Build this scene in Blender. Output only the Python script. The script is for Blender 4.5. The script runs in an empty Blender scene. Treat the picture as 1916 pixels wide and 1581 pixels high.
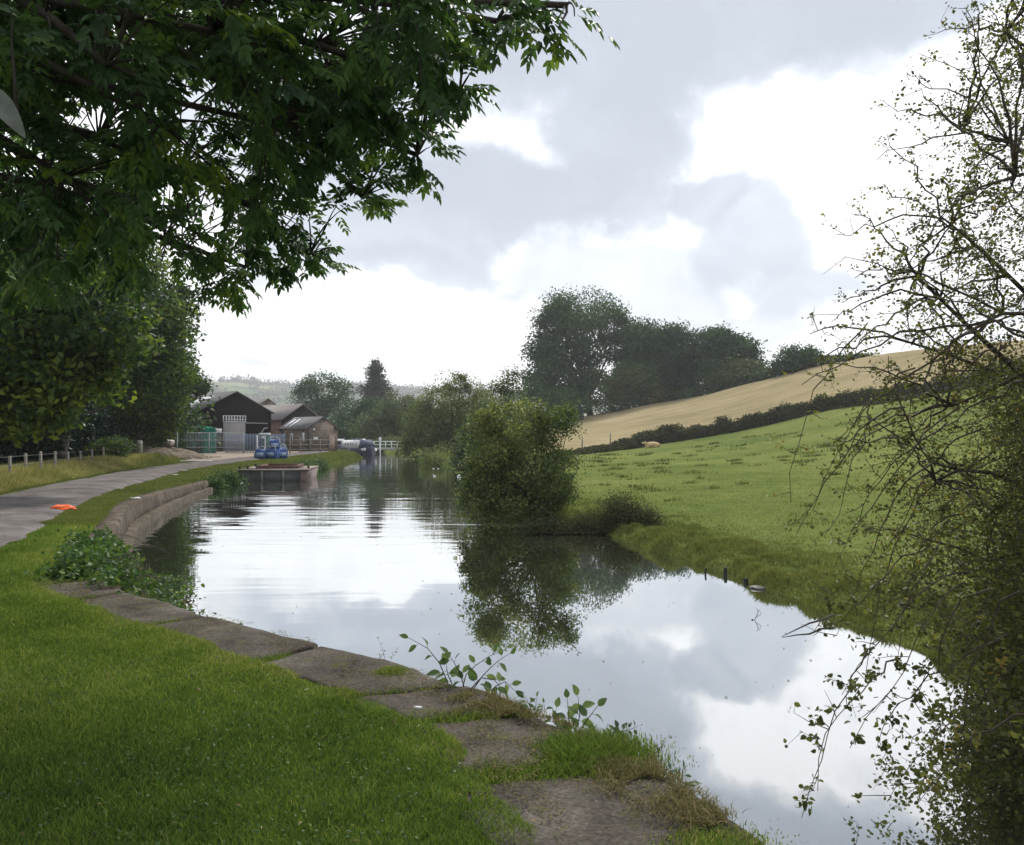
import bpy, math, random
import numpy as np
from mathutils import Vector
random.seed(7)
RNG = np.random.default_rng(7)
S = bpy.context.scene
COL = S.collection
R = math.radians

# ------------------------------------------------------------------ camera
EYE = 1.6; F = 1600.0; CX, CY, HY = 958.0, 790.5, 815.0
PITCH = math.atan((HY - CY) / F)
cam = bpy.data.cameras.new('camera'); camo = bpy.data.objects.new('camera', cam); COL.objects.link(camo)
camo.location = (0, 0, EYE); camo.rotation_euler = (R(90) + PITCH, 0, 0)
cam.sensor_fit = 'HORIZONTAL'; cam.sensor_width = 36; cam.lens = 36 * F / 1916
cam.clip_start = 0.05; cam.clip_end = 9000
S.camera = camo
WZ = -0.55                                             # water level

def P(px, py, D):
    """point seen at photograph pixel (px,py), D metres ahead"""
    x = (px - CX) / F; z = (CY - py) / F
    c, s = math.cos(PITCH), math.sin(PITCH)
    dy = c - z * s; dz = s + z * c
    k = D / dy
    return Vector((x * k, D, EYE + dz * k))

def G(px, py, z=0.0):
    x = (px - CX) / F; zz = (CY - py) / F
    c, s = math.cos(PITCH), math.sin(PITCH)
    dy = c - zz * s; dz = s + zz * c
    k = (z - EYE) / dz
    return Vector((x * k, dy * k, z))

# ------------------------------------------------------------------ tags
def tag(o, label=None, cat=None, group=None, kind=None):
    if label: o['label'] = label
    if cat: o['category'] = cat
    if group: o['group'] = group
    if kind: o['kind'] = kind
    return o

def empty(name, loc, label, cat, group=None, rz=0):
    o = bpy.data.objects.new(name, None); COL.objects.link(o)
    o.empty_display_size = 0.1
    o.location = loc; o.rotation_euler = (0, 0, rz)
    return tag(o, label, cat, group)

# ------------------------------------------------------------------ mesh building
def raw_mesh(name, V, loops, counts, mat=None, parent=None, tint=None, uv=None, smooth=False):
    """V (n,3); loops flat vertex indices; counts = vertices per face"""
    me = bpy.data.meshes.new(name)
    V = np.asarray(V, dtype=np.float32); loops = np.asarray(loops, dtype=np.int32).ravel()
    counts = np.asarray(counts, dtype=np.int32)
    me.vertices.add(len(V)); me.vertices.foreach_set('co', V.ravel())
    me.loops.add(len(loops)); me.loops.foreach_set('vertex_index', loops)
    st = np.zeros(len(counts), dtype=np.int32); st[1:] = np.cumsum(counts)[:-1]
    me.polygons.add(len(counts)); me.polygons.foreach_set('loop_start', st)
    if smooth: me.polygons.foreach_set('use_smooth', np.ones(len(counts), dtype=bool))
    me.update(calc_edges=True)
    if tint is not None:
        a = me.attributes.new('tint', 'FLOAT', 'POINT'); a.data.foreach_set('value', np.asarray(tint, dtype=np.float32))
    if uv is not None:
        l = me.uv_layers.new(name='UVMap'); l.data.foreach_set('uv', np.asarray(uv, dtype=np.float32)[loops].ravel())
    o = bpy.data.objects.new(name, me); COL.objects.link(o)
    if mat: me.materials.append(mat)
    if parent: o.parent = parent
    return o

class MB:
    """collects boxes, tubes and prisms, then makes ONE mesh object"""
    def __init__(s): s.v = []; s.f = []
    def add(s, V, Fc):
        b = len(s.v); s.v.extend([tuple(p) for p in V]); s.f.extend([tuple(i + b for i in f) for f in Fc])
    def box(s, x0, x1, y0, y1, z0, z1, b=0.0):
        if b <= 0:
            V = [(x, y, z) for z in (z0, z1) for y in (y0, y1) for x in (x0, x1)]
            s.add(V, [(0, 2, 3, 1), (4, 5, 7, 6), (0, 1, 5, 4), (2, 6, 7, 3), (0, 4, 6, 2), (1, 3, 7, 5)])
        else:
            rings = [(z0, b), (z0 + b, 0), (z1 - b, 0), (z1, b)]
            V = []
            for z, i in rings:
                c = b
                X0, X1, Y0, Y1 = x0 + i, x1 - i, y0 + i, y1 - i
                V += [(X0 + c, Y0, z), (X1 - c, Y0, z), (X1, Y0 + c, z), (X1, Y1 - c, z), (X1 - c, Y1, z), (X0 + c, Y1, z), (X0, Y1 - c, z), (X0, Y0 + c, z)]
            Fc = [tuple(range(7, -1, -1)), tuple(range(24, 32))]
            for r in range(3):
                for k in range(8):
                    Fc.append((r * 8 + k, r * 8 + (k + 1) % 8, r * 8 + 8 + (k + 1) % 8, r * 8 + 8 + k))
            s.add(V, Fc)
    def prism(s, poly, z0, z1):
        n = len(poly)
        V = [(p[0], p[1], z0) for p in poly] + [(p[0], p[1], z1) for p in poly]
        s.add(V, [tuple(range(n - 1, -1, -1)), tuple(range(n, 2 * n))] + [(i, (i + 1) % n, n + (i + 1) % n, n + i) for i in range(n)])
    def solid(s, A, B):
        """loft between polygon A and polygon B (same count)"""
        n = len(A)
        s.add(list(A) + list(B), [tuple(range(n - 1, -1, -1)), tuple(range(n, 2 * n))] + [(i, (i + 1) % n, n + (i + 1) % n, n + i) for i in range(n)])
    def tube(s, pts, rad, n=6):
        pts = [Vector(p) for p in pts]
        if not hasattr(rad, '__len__'): rad = [rad] * len(pts)
        V = []; Fc = []
        up = Vector((0.13, 0.21, 0.97))
        for i, p in enumerate(pts):
            a = pts[max(i - 1, 0)]; b = pts[min(i + 1, len(pts) - 1)]
            t = (b - a)
            t = t.normalized() if t.length > 1e-9 else Vector((0, 0, 1))
            u = t.cross(up)
            if u.length < 1e-3: u = t.cross(Vector((1, 0, 0)))
            u.normalize(); w = t.cross(u)
            for k in range(n):
                an = 2 * math.pi * k / n
                V.append(p + (u * math.cos(an) + w * math.sin(an)) * rad[i])
        for i in range(len(pts) - 1):
            for k in range(n):
                Fc.append((i * n + k, i * n + (k + 1) % n, (i + 1) * n + (k + 1) % n, (i + 1) * n + k))
        Fc.append(tuple(range(n - 1, -1, -1))); m = (len(pts) - 1) * n; Fc.append(tuple(range(m, m + n)))
        s.add(V, Fc)
    def blob(s, c, rx, ry, rz, seed=0, rough=0.2, nu=14, nv=9, flat=None):
        rg = random.Random(seed); ph = [rg.uniform(0, 6.28) for _ in range(8)]
        V = []; Fc = []
        for j in range(nv + 1):
            th = math.pi * j / nv
            for i in range(nu):
                a = 2 * math.pi * i / nu
                k = 1 + rough * (math.sin(3 * a + ph[0]) * math.sin(2 * th + ph[1]) + .6 * math.sin(5 * a + ph[2] + 3 * th) + .4 * math.sin(7 * th + ph[3] + 2 * a)) * math.sin(th)
                z = math.cos(th) * rz * k
                if flat is not None: z = max(z, flat)
                V.append((c[0] + math.sin(th) * math.cos(a) * rx * k, c[1] + math.sin(th) * math.sin(a) * ry * k, c[2] + z))
        for j in range(nv):
            for i in range(nu):
                Fc.append((j * nu + i, (j + 1) * nu + i, (j + 1) * nu + (i + 1) % nu, j * nu + (i + 1) % nu))
        s.add(V, Fc)
    def build(s, name, mat, parent=None, smooth=False, bevel=0):
        loops = [i for f in s.f for i in f]; counts = [len(f) for f in s.f]
        o = raw_mesh(name, s.v, loops, counts, mat, parent, smooth=smooth)
        if bevel:
            m = o.modifiers.new('bevel', 'BEVEL'); m.width = bevel; m.segments = 2; m.limit_method = 'ANGLE'
        return o

# ------------------------------------------------------------------ noise
def _hash(ix, iy, seed):
    h = (ix.astype(np.int64) * 374761393 + iy.astype(np.int64) * 668265263 + seed * 1442695041) & 0x7fffffff
    h = (h ^ (h >> 13)) * 1274126177 & 0x7fffffff
    return ((h ^ (h >> 16)) & 0xffff) / 65535.0
def vnoise(x, y, seed=0):
    x = np.asarray(x, float); y = np.asarray(y, float)
    ix = np.floor(x); iy = np.floor(y); fx = x - ix; fy = y - iy
    fx = fx * fx * (3 - 2 * fx); fy = fy * fy * (3 - 2 * fy)
    a = _hash(ix, iy, seed); b = _hash(ix + 1, iy, seed); c = _hash(ix, iy + 1, seed); d = _hash(ix + 1, iy + 1, seed)
    return (a * (1 - fx) + b * fx) * (1 - fy) + (c * (1 - fx) + d * fx) * fy
def fbm(x, y, seed=0, oct=4):
    s = 0; a = .5
    for i in range(oct):
        s = s + a * vnoise(x * 2 ** i, y * 2 ** i, seed + i * 17); a *= .5
    return s / (1 - .5 ** oct)
def sstep(a, b, x):
    t = np.clip((x - a) / (b - a), 0, 1); return t * t * (3 - 2 * t)

# ------------------------------------------------------------------ materials
def nmat(name):
    m = bpy.data.materials.new(name); m.use_nodes = True
    nt = m.node_tree; nt.nodes.clear()
    out = nt.nodes.new('ShaderNodeOutputMaterial')
    return m, nt, out
def N(nt, t, **kw):
    n = nt.nodes.new(t)
    for k, v in kw.items(): setattr(n, k, v)
    return n
def ramp(nt, stops, fac):
    r = N(nt, 'ShaderNodeValToRGB'); e = r.color_ramp.elements
    while len(e) < len(stops): e.new(0.5)
    for i, (p, c) in enumerate(stops):
        e[i].position = p; e[i].color = (c[0], c[1], c[2], 1)
    nt.links.new(fac, r.inputs[0]); return r.outputs[0]
def noise(nt, vec, scale, detail=4, rough=.55, dist=0):
    n = N(nt, 'ShaderNodeTexNoise'); n.inputs['Scale'].default_value = scale; n.inputs['Detail'].default_value = detail
    n.inputs['Roughness'].default_value = rough; n.inputs['Distortion'].default_value = dist
    if vec is not None: nt.links.new(vec, n.inputs['Vector'])
    return n.outputs[0]
def coord(nt, kind='Object', scale=None):
    t = N(nt, 'ShaderNodeTexCoord')
    o = t.outputs[kind]
    if scale:
        m = N(nt, 'ShaderNodeMapping'); m.inputs['Scale'].default_value = scale; nt.links.new(o, m.inputs[0]); o = m.outputs[0]
    return o
def mixc(nt, f, a, b, mode='MIX'):
    m = N(nt, 'ShaderNodeMix', data_type='RGBA', blend_type=mode)
    for s, v in ((0, f), (6, a), (7, b)):
        if isinstance(v, (int, float)): m.inputs[s].default_value = v
        elif isinstance(v, tuple): m.inputs[s].default_value = (v[0], v[1], v[2], 1)
        else: nt.links.new(v, m.inputs[s])
    return m.outputs[2]
def math_(nt, op, a, b=None, c=None, clamp=False):
    m = N(nt, 'ShaderNodeMath', operation=op); m.use_clamp = clamp
    for i, v in enumerate((a, b, c)):
        if v is None: continue
        if isinstance(v, (int, float)): m.inputs[i].default_value = v
        else: nt.links.new(v, m.inputs[i])
    return m.outputs[0]
def principled(nt, out, color, rough=.8, bump=None, bstr=.3, bdist=.02, metal=0, spec=.3):
    b = N(nt, 'ShaderNodeBsdfPrincipled')
    if isinstance(color, tuple): b.inputs['Base Color'].default_value = (*color[:3], 1)
    else: nt.links.new(color, b.inputs['Base Color'])
    if isinstance(rough, (int, float)): b.inputs['Roughness'].default_value = rough
    else: nt.links.new(rough, b.inputs['Roughness'])
    b.inputs['Metallic'].default_value = metal; b.inputs['Specular IOR Level'].default_value = spec
    if spec <= .101: b.inputs['Specular IOR Level'].default_value = 0
    if bump is not None:
        bp = N(nt, 'ShaderNodeBump'); bp.inputs['Strength'].default_value = bstr; bp.inputs['Distance'].default_value = bdist
        nt.links.new(bump, bp.inputs['Height']); nt.links.new(bp.outputs[0], b.inputs['Normal'])
    nt.links.new(b.outputs[0], out.inputs[0]); return b
def M_noise(name, stops, scale=5, detail=6, rough=.85, bstr=.4, bdist=.02, sc=None, kind='Object', scale2=None, spec=.25):
    m, nt, out = nmat(name)
    v = coord(nt, kind, sc)
    n = noise(nt, v, scale, detail, .62)
    c = ramp(nt, stops, n)
    if scale2:
        n2 = noise(nt, v, scale2, 3)
        c = mixc(nt, .55, c, ramp(nt, [(.35, (.55, .55, .55)), (.65, (1.25, 1.25, 1.25))], n2), 'MULTIPLY')
    principled(nt, out, c, rough, n, bstr, bdist, spec=spec)
    return m
def M_flat(name, c, rough=.6, var=.2, scale=20, metal=0, spec=.3):
    m, nt, out = nmat(name)
    n = noise(nt, coord(nt), scale, 5)
    lo = tuple(x * (1 - var) for x in c); hi = tuple(min(1, x * (1 + var)) for x in c)
    principled(nt, out, ramp(nt, [(.3, lo), (.7, hi)], n), rough, n, .1, .005, metal, spec)
    return m
def M_leaf(name, stops, transl=.35, rough=.45, spec=.16):
    m, nt, out = nmat(name)
    a = N(nt, 'ShaderNodeAttribute', attribute_name='tint')
    c = ramp(nt, stops, a.outputs['Fac'])
    b = N(nt, 'ShaderNodeBsdfPrincipled'); nt.links.new(c, b.inputs['Base Color'])
    b.inputs['Roughness'].default_value = rough; b.inputs['Specular IOR Level'].default_value = spec
    t = N(nt, 'ShaderNodeBsdfTranslucent')
    nt.links.new(mixc(nt, 1.0, c, (1.25, 1.3, .75), 'MULTIPLY'), t.inputs[0])
    mx = N(nt, 'ShaderNodeMixShader'); mx.inputs[0].default_value = transl
    nt.links.new(b.outputs[0], mx.inputs[1]); nt.links.new(t.outputs[0], mx.inputs[2]); nt.links.new(mx.outputs[0], out.inputs[0])
    return m

bark = M_noise('bark', [(.3, (.022, .018, .014)), (.6, (.055, .045, .035)), (.8, (.09, .08, .065))], 9, 6, .9, .6, .03, (1, 1, .3))
barkpale = M_noise('bark_pale', [(.3, (.09, .08, .065)), (.7, (.2, .18, .15))], 9, 6, .9, .6, .03, (1, 1, .3))
twig = M_noise('twig_bark', [(.3, (.03, .022, .017)), (.7, (.09, .07, .05))], 30, 3)
ash_leaf = M_leaf('ash_leaf', [(0, (.022, .046, .02)), (.45, (.05, .1, .035)), (.8, (.1, .17, .04)), (1, (.2, .26, .04))], .42, .4)
ash_edge = ash_leaf
wood_leaf = M_leaf('woodland_leaf', [(0, (.016, .036, .016)), (.45, (.045, .085, .024)), (.8, (.12, .165, .03)), (1, (.22, .26, .035))], .45)
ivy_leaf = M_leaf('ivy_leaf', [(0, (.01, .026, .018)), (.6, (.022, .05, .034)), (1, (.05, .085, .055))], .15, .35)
oak_leaf = M_leaf('oak_leaf', [(0, (.022, .052, .03)), (.5, (.05, .105, .045)), (.88, (.09, .14, .05)), (1, (.15, .11, .05))], .22, .6, .05)
willow_leaf = M_leaf('willow_leaf', [(0, (.045, .07, .03)), (.5, (.1, .135, .05)), (.85, (.16, .185, .065)), (1, (.22, .2, .08))], .4)
alder_leaf = M_leaf('alder_leaf', [(0, (.035, .06, .028)), (.45, (.085, .12, .045)), (.8, (.15, .18, .06)), (1, (.26, .25, .08))], .4)
haw_leaf = M_leaf('hawthorn_leaf', [(0, (.045, .055, .022)), (.5, (.11, .12, .035)), (.8, (.18, .18, .05)), (1, (.24, .16, .05))], .45)
hedge_leaf = M_leaf('hedge_leaf', [(0, (.04, .05, .028)), (.6, (.085, .09, .048)), (1, (.14, .125, .07))], .2, .6, .0)
bram_leaf = M_leaf('bramble_leaf', [(0, (.03, .065, .025)), (.5, (.075, .14, .035)), (.85, (.15, .2, .045)), (1, (.22, .16, .06))], .3)
grass_blade = M_leaf('grass_blade', [(0, (.042, .078, .02)), (.35, (.1, .158, .032)), (.65, (.172, .242, .048)), (.86, (.25, .285, .075)), (1, (.4, .35, .17))], .3, .6, .0)
far_blade = M_leaf('bank_grass_blade', [(0, (.07, .088, .03)), (.45, (.135, .16, .05)), (.8, (.21, .22, .075)), (1, (.5, .44, .22))], .25, .8, .0)
dry_blade = M_leaf('dry_grass_blade', [(0, (.06, .07, .025)), (.5, (.15, .135, .065)), (1, (.3, .24, .14))], .3, .7, .0)
plant_leaf = M_leaf('broad_leaf', [(0, (.05, .09, .04)), (.5, (.09, .15, .05)), (1, (.17, .22, .09))], .35, .4)
red_leaf = M_leaf('reddish_leaf', [(0, (.06, .03, .02)), (1, (.14, .1, .04))], .3)
pine_leaf = M_leaf('conifer_needle', [(0, (.02, .03, .022)), (1, (.055, .065, .04))], .1)
hill_leaf = M_leaf('far_hill_leaf', [(0, (.03, .045, .025)), (1, (.07, .09, .04))], .2)

# ------------------------------------------------------------------ leaves, blades, trees
def unit(v): return v / (np.linalg.norm(v, axis=1, keepdims=True) + 1e-9)
def leaf_arrays(C, d, nrm, L, W, fold=.25):
    """one folded leaf (4 verts, 2 tris) per row; C = base point, d = direction, nrm ~ normal"""
    d = unit(d); s = unit(np.cross(d, nrm)); n = np.cross(s, d)
    L = L[:, None]; W = W[:, None]
    mid = C + d * L * .45
    V = np.stack([C, mid + s * W / 2 + n * W * fold, C + d * L - n * L * .08, mid - s * W / 2 + n * W * fold], 1)
    return V
def leaf_cloud(name, C, L, W, mat, parent=None, tint=None, droop=.3, d=None, nrm=None, rng=RNG, oval=False):
    n = len(C)
    if d is None:
        d = rng.normal(size=(n, 3)); d[:, 2] = d[:, 2] * .7 - droop
    if nrm is None:
        nrm = rng.normal(size=(n, 3)) * .8; nrm[:, 2] += .6
    if oval:
        if tint is None: tint = rng.random(n)
        d = unit(d); s = unit(np.cross(d, nrm)); nn = np.cross(s, d); L1 = L[:, None]; W1 = W[:, None] * .5
        V = np.stack([C, C + d * L1 * .22 + s * W1 * .85 + nn * W1 * .3, C + d * L1 * .62 + s * W1 * .9 + nn * W1 * .2, C + d * L1 - nn * L1 * .12, C + d * L1 * .62 - s * W1 * .9 + nn * W1 * .2, C + d * L1 * .22 - s * W1 * .85 + nn * W1 * .3], 1).reshape(-1, 3)
        loops = (np.arange(n)[:, None] * 6 + np.array([[0, 1, 2, 3, 0, 3, 4, 5]])).ravel()
        return raw_mesh(name, V, loops, np.full(2 * n, 4), mat, parent, np.repeat(np.clip(tint, 0, 1), 6))
    V = leaf_arrays(C, d, nrm, L, W).reshape(-1, 3)
    b = np.arange(n)[:, None] * 4
    loops = (b + np.array([[0, 1, 2, 0, 2, 3]])).ravel()
    if tint is None: tint = rng.random(n)
    return raw_mesh(name, V, loops, np.full(2 * n, 3), mat, parent, np.repeat(np.clip(tint, 0, 1), 4))

def blades(name, Pn, H, W, mat, parent=None, tint=None, lean=.5, rng=RNG):
    n = len(Pn)
    a = rng.random(n) * 2 * math.pi; side = np.stack([np.cos(a), np.sin(a), np.zeros(n)], 1)
    b = rng.random(n) * 2 * math.pi; ln = np.stack([np.cos(b), np.sin(b), np.zeros(n)], 1) * (rng.random(n)[:, None] * lean + .08)
    H_ = H[:, None]; W_ = W[:, None]; up = np.array([[0, 0, 1.0]])
    V = np.stack([Pn - side * W_ / 2, Pn + side * W_ / 2,
                  Pn + up * H_ * .55 + ln * H_ * .35 + side * W_ * .38, Pn + up * H_ * .55 + ln * H_ * .35 - side * W_ * .38,
                  Pn + up * H_ * .9 + ln * H_], 1).reshape(-1, 3)
    k = np.arange(n)[:, None] * 5
    loops = (k + np.array([[0, 1, 2, 3, 3, 2, 4]])).ravel()
    counts = np.tile(np.array([4, 3]), n)
    if tint is None: tint = rng.random(n)
    return raw_mesh(name, V, loops, counts, mat, parent, np.repeat(np.clip(tint, 0, 1), 5))

def curve_pts(a, b, bend=.15, n=6, rg=random, sag=0.0):
    a = Vector(a); b = Vector(b); L = (b - a).length
    c1 = a.lerp(b, .35) + Vector((rg.uniform(-1, 1), rg.uniform(-1, 1), rg.uniform(-.3, 1))) * L * bend
    c2 = a.lerp(b, .7) + Vector((rg.uniform(-1, 1), rg.uniform(-1, 1), rg.uniform(-.3, 1))) * L * bend
    c2.z += sag * L; c1.z += sag * L
    out = []
    for i in range(n + 1):
        t = i / n; u = 1 - t
        out.append(a * u ** 3 + c1 * 3 * u * u * t + c2 * 3 * u * t * t + b * t ** 3)
    return out

def tree(name, label, cat, D, base, lobes, n, leaf, mat, tr=.3, group=None, barkm=None, per=26, clump=.09, seed=1,
         limbs=26, shell=.45, aspect=.6, tintb=0.0, droop=.3, zbase=None, sink=.3):
    """lobes: (px,py,rx,ry[,depth offset m]) read off the photo at distance D"""
    rng = np.random.default_rng(seed); rg = random.Random(seed)
    L = []
    for l in lobes:
        D2 = D + (l[4] if len(l) > 4 else 0)
        c = P(l[0], l[1], D2); L.append((c, l[2] * D2 / F, l[3] * D2 / F))
    b0 = P(base[0], base[1], D)
    if zbase is not None: b0.z = zbase
    root = empty(name, b0, label, cat, group)
    W = np.array([a * b for _, a, b in L]); W = W / W.sum()
    nc = max(8, n // per)
    which = rng.choice(len(L), nc, p=W)
    Cc = np.array([[c.x, c.y, c.z] for c, _, _ in L])[which]
    Rr = np.array([[a, (a + b) / 2, b] for _, a, b in L])[which]
    u = unit(rng.normal(size=(nc, 3))); r = (shell + (1 - shell) * rng.random(nc) ** .6)[:, None]
    K = Cc + u * Rr * r
    cr = (Rr.mean(1) * clump * rng.uniform(.7, 2.0, nc) + leaf * .8)
    per_n = np.maximum(3, (per * rng.uniform(.4, 1.6, nc)).astype(int))
    idx = np.repeat(np.arange(nc), per_n); m = len(idx)
    off = unit(rng.normal(size=(m, 3))) * (cr[idx] * 1.75 * rng.random(m) ** .5)[:, None]; off[:, 2] *= .72
    C = K[idx] + off
    C[:, 2] = np.maximum(C[:, 2], b0.z - .1)
    lt_ = rng.uniform(-.14, .2, len(L)); tt = rng.random(nc) * .5 + tintb + lt_[which]
    tint = np.clip(tt[idx] + rng.normal(size=m) * .16 + .12, 0, 1)
    LL = leaf * rng.uniform(.7, 1.35, m)
    loc = np.array(b0)
    nrm = u[idx] * .8 + rng.normal(size=(m, 3)) * .55; nrm[:, 2] += .55
    leaf_cloud('crown', C - loc, LL, LL * aspect, mat, root, tint, droop, nrm=nrm, rng=rng)
    mb = MB()
    cen = Vector(np.average(Cc, axis=0)) - b0
    top = Vector((cen.x * .8, cen.y * .8, cen.z * 1.05))
    tp = curve_pts((0, 0, -sink), top, .05, 7, rg)
    mb.tube(tp, [tr * (1 - .75 * i / 7) * (1.25 if i == 0 else 1) for i in range(8)], 8)
    for i in range(limbs):
        k = Vector(K[rg.randrange(nc)]) - b0
        j = rg.choice((2, 3, 4, 5, 6)); s = tp[j]
        if k.z < s.z * .6: s = tp[max(1, j - 2)]
        q = curve_pts(s, k, .12, 5, rg)
        r0 = tr * .42 * (1 - j / 9)
        mb.tube(q, [max(r0 * (1 - .85 * t / 5), leaf * .05) for t in range(6)], 5)
    mb.build('trunk', barkm or bark, root, True)
    return root
HAZE_DENS = 0.0004
# ================================================================== TERRAIN
LB = np.array([(1.6, -60), (1.6, -8), (1.5, 0), (1.35, 2.3), (.95, 3.44), (.80, 3.85), (.52, 4.42), (.12, 4.98), (-.27, 5.45), (-.75, 6.0), (-1.45, 6.55), (-2.66, 7.64),
               (-3.9, 8.75), (-4.5, 9.5), (-5.2, 10.9), (-5.95, 12.7), (-6.8, 14.9), (-8.7, 19.6), (-10.3, 25.5), (-11.3, 30.5), (-11.9, 34), (-12.3, 38),
               (-12.8, 46), (-13.3, 57), (-13.6, 70), (-13.8, 80), (-15.4, 88), (-21, 106), (-30, 125), (-60, 170), (-200, 330)], float)
RB = np.array([(5.4, -60), (5.0, -8), (4.7, 0), (4.3, 5), (4.1, 6.8), (3.9, 8.4), (3.57, 10.9), (3.05, 13.6), (2.95, 14.4), (2.37, 15.7), (1.9, 18.6), (1.3, 20.1), (.6, 21),
               (-.2, 26), (-1.1, 36), (-2.9, 50), (-6.0, 68), (-10.2, 86), (-13.2, 100), (-22, 125), (-50, 165), (-190, 325)], float)

def seg_dist(x, y, pl):
    best = np.full(x.shape, 1e18); side = np.zeros(x.shape)
    for (x0, y0), (x1, y1) in zip(pl[:-1], pl[1:]):
        dx, dy = x1 - x0, y1 - y0
        t = np.clip(((x - x0) * dx + (y - y0) * dy) / (dx * dx + dy * dy), 0, 1)
        ex, ey = x - (x0 + t * dx), y - (y0 + t * dy); d = ex * ex + ey * ey
        m = d < best
        best = np.where(m, d, best); side = np.where(m, dx * ey - dy * ex, side)
    return np.sqrt(best), side          # side>0 : left of the line's direction

# height control points (x, y, z) of the pasture, the stubble field and the land beyond
HP = [(4.9, -30, -.1), (4.9, 0, -.15), (4.7, 6, -.36), (4.5, 10, -.42), (4.0, 14.0, -.43), (3.2, 17, -.40), (1.9, 22, -.33), (6.2, 12, -.28), (6.5, 17, -.22), (0.5, 30, -.25), (-.3, 40, -.25), (-1.5, 52, -.2), (-5, 70, -.2),
      (-9, 88, -.2), (-11, 104, 0), (3, 50, -.15), (3.5, 65, -.1), (10, 10, .05), (9, 25, .1), (9, 40, .05), (14, 55, .25), (20, 30, 1.0),
      (5.5, 75, -.04), (9.6, 80, .25), (15.5, 85, .91), (20.8, 85, 1.76), (30.1, 80, 4.1), (34.8, 75, 4.9), (40.7, 68, 6.3), (48, 55, 7.2), (52, 30, 7.5), (50, 0, 6), (45, -30, 5),
      (30, 50, 2.6), (35, 25, 3.2), (30, 0, 2.0), (22, -30, 1.2),
      (2, 100, .8), (4, 125, 2.4), (10.2, 140, 4.4), (22.9, 135, 6.66), (37.6, 125, 9.8), (43.6, 120, 11.6), (53.3, 115, 13.0), (62.9, 105, 13.3), (75, 90, 13.5), (85, 60, 13), (90, 20, 12), (85, -30, 9),
      (12, 110, 2.5), (27, 108, 5.2), (40, 100, 8.0), (50, 88, 9.6), (62, 70, 10.4),
      (8, 170, 2.5), (28, 175, 3), (50, 165, 6), (75, 150, 8), (110, 120, 9), (140, 60, 9), (140, -40, 7), (10, 230, 1), (60, 240, 1), (120, 220, 3), (200, 150, 4), (200, 0, 5), (-10, 150, 1), (-20, 250, 1), (30, 400, 0), (200, 400, 0), (400, 200, 2), (400, 0, 3), (300, -300, 1), (0, -300, 0), (20, -60, 0)]
HP = np.array(HP, float)
_d = np.sqrt(((HP[:, None, :2] - HP[None, :, :2]) ** 2).sum(-1) + 9.0)
_w = np.linalg.solve(_d + np.eye(len(HP)) * 1e-6, HP[:, 2])
def rbf(x, y):
    z = np.zeros_like(x)
    for (hx, hy, _), w in zip(HP, _w): z += w * np.sqrt((x - hx) ** 2 + (y - hy) ** 2 + 9.0)
    return z

def HGT(x, y):
    """returns height, zone (0 left bank, 1 right, 2 canal bed) and the distances"""
    x = np.asarray(x, float); y = np.asarray(y, float)
    dl, sl = seg_dist(x, y, LB); dr, sr = seg_dist(x, y, RB)
    inl = sl > 0; inr = sr < 0                         # land on the left / on the right
    left = inl & ~(inr & (dr < dl)); right = inr & ~left
    s = np.where(left, dl, -dl)
    lawn = .03 + (fbm(x * .8, y * .8, 3) - .5) * .07 + (fbm(x * .13, y * .13, 5) - .5) * .18 * sstep(3, 14, dl)
    lawn = lawn + sstep(26, 60, dl) * 2.2 * sstep(75, 50, y)
    stonew = .64 + .16 * sstep(4.35, 4.0, y)
    nearst = (y < 10.0)
    drop_ = .22 * sstep(19, 33, y) * sstep(75, 45, y) * sstep(2.2, .4, dl)
    lawn = lawn - drop_
    zl = np.where(nearst, -.018 + (lawn + .018) * sstep(stonew - .12, stonew + .05, s), lawn - .03 * sstep(.6, .3, s))
    wall = (y < 33.5)
    zl = np.where(wall, np.where(s < .34, -1.3 + (zl + 1.3) * sstep(.22, .34, s), zl),
                  -.75 + (zl + .75) * sstep(-.15, .9 + .35 * fbm(x * .7, y * .7, 9), s))
    tus = fbm(x * 1.7, y * 1.7, 21, 3); tus2 = fbm(x * .55, y * .55, 22, 3)
    bankw = sstep(3.6, .4, dr)
    zr = rbf(x, y)
    zr = zr + bankw * ((tus - .40) * .45) + (tus2 - .5) * .16 * sstep(.5, 5, dr) + (fbm(x * .12, y * .12, 30) - .5) * .5 * sstep(3, 20, dr)
    edge = dr + (fbm(x * .9, y * .9, 25) - .5) * .5 + (vnoise(x * 3.3, y * 3.3, 28) - .5) * .16
    zr = -.72 + (np.maximum(zr, -.50) + .72) * sstep(-.15, .6, edge)
    z = np.where(left, zl, np.where(right, zr, -1.3 + .5 * sstep(.6, 0, np.minimum(dl, dr))))
    z = np.where(~left & ~right & (dr < .25), -.75, z)
    zone = np.where(left, 0, np.where(right, 1, 2))
    return z, zone, dl, dr
def hz(x, y): return float(HGT(np.array([x]), np.array([y]))[0][0])
def hzv(x, y): return HGT(x, y)[0]

# hedge line between the pasture and the stubble field (px, py, D)
HEDGE = [(1040, 853, 73), (1075, 850, 75), (1150, 843, 80), (1200, 836, 83), (1250, 828, 85), (1350, 812, 85), (1450, 790, 83), (1560, 766, 80), (1700, 745, 75), (1916, 705, 68), (2200, 690, 58), (2600, 700, 46)]
HW = np.array([tuple(P(a, b, c)) for a, b, c in HEDGE])

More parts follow.
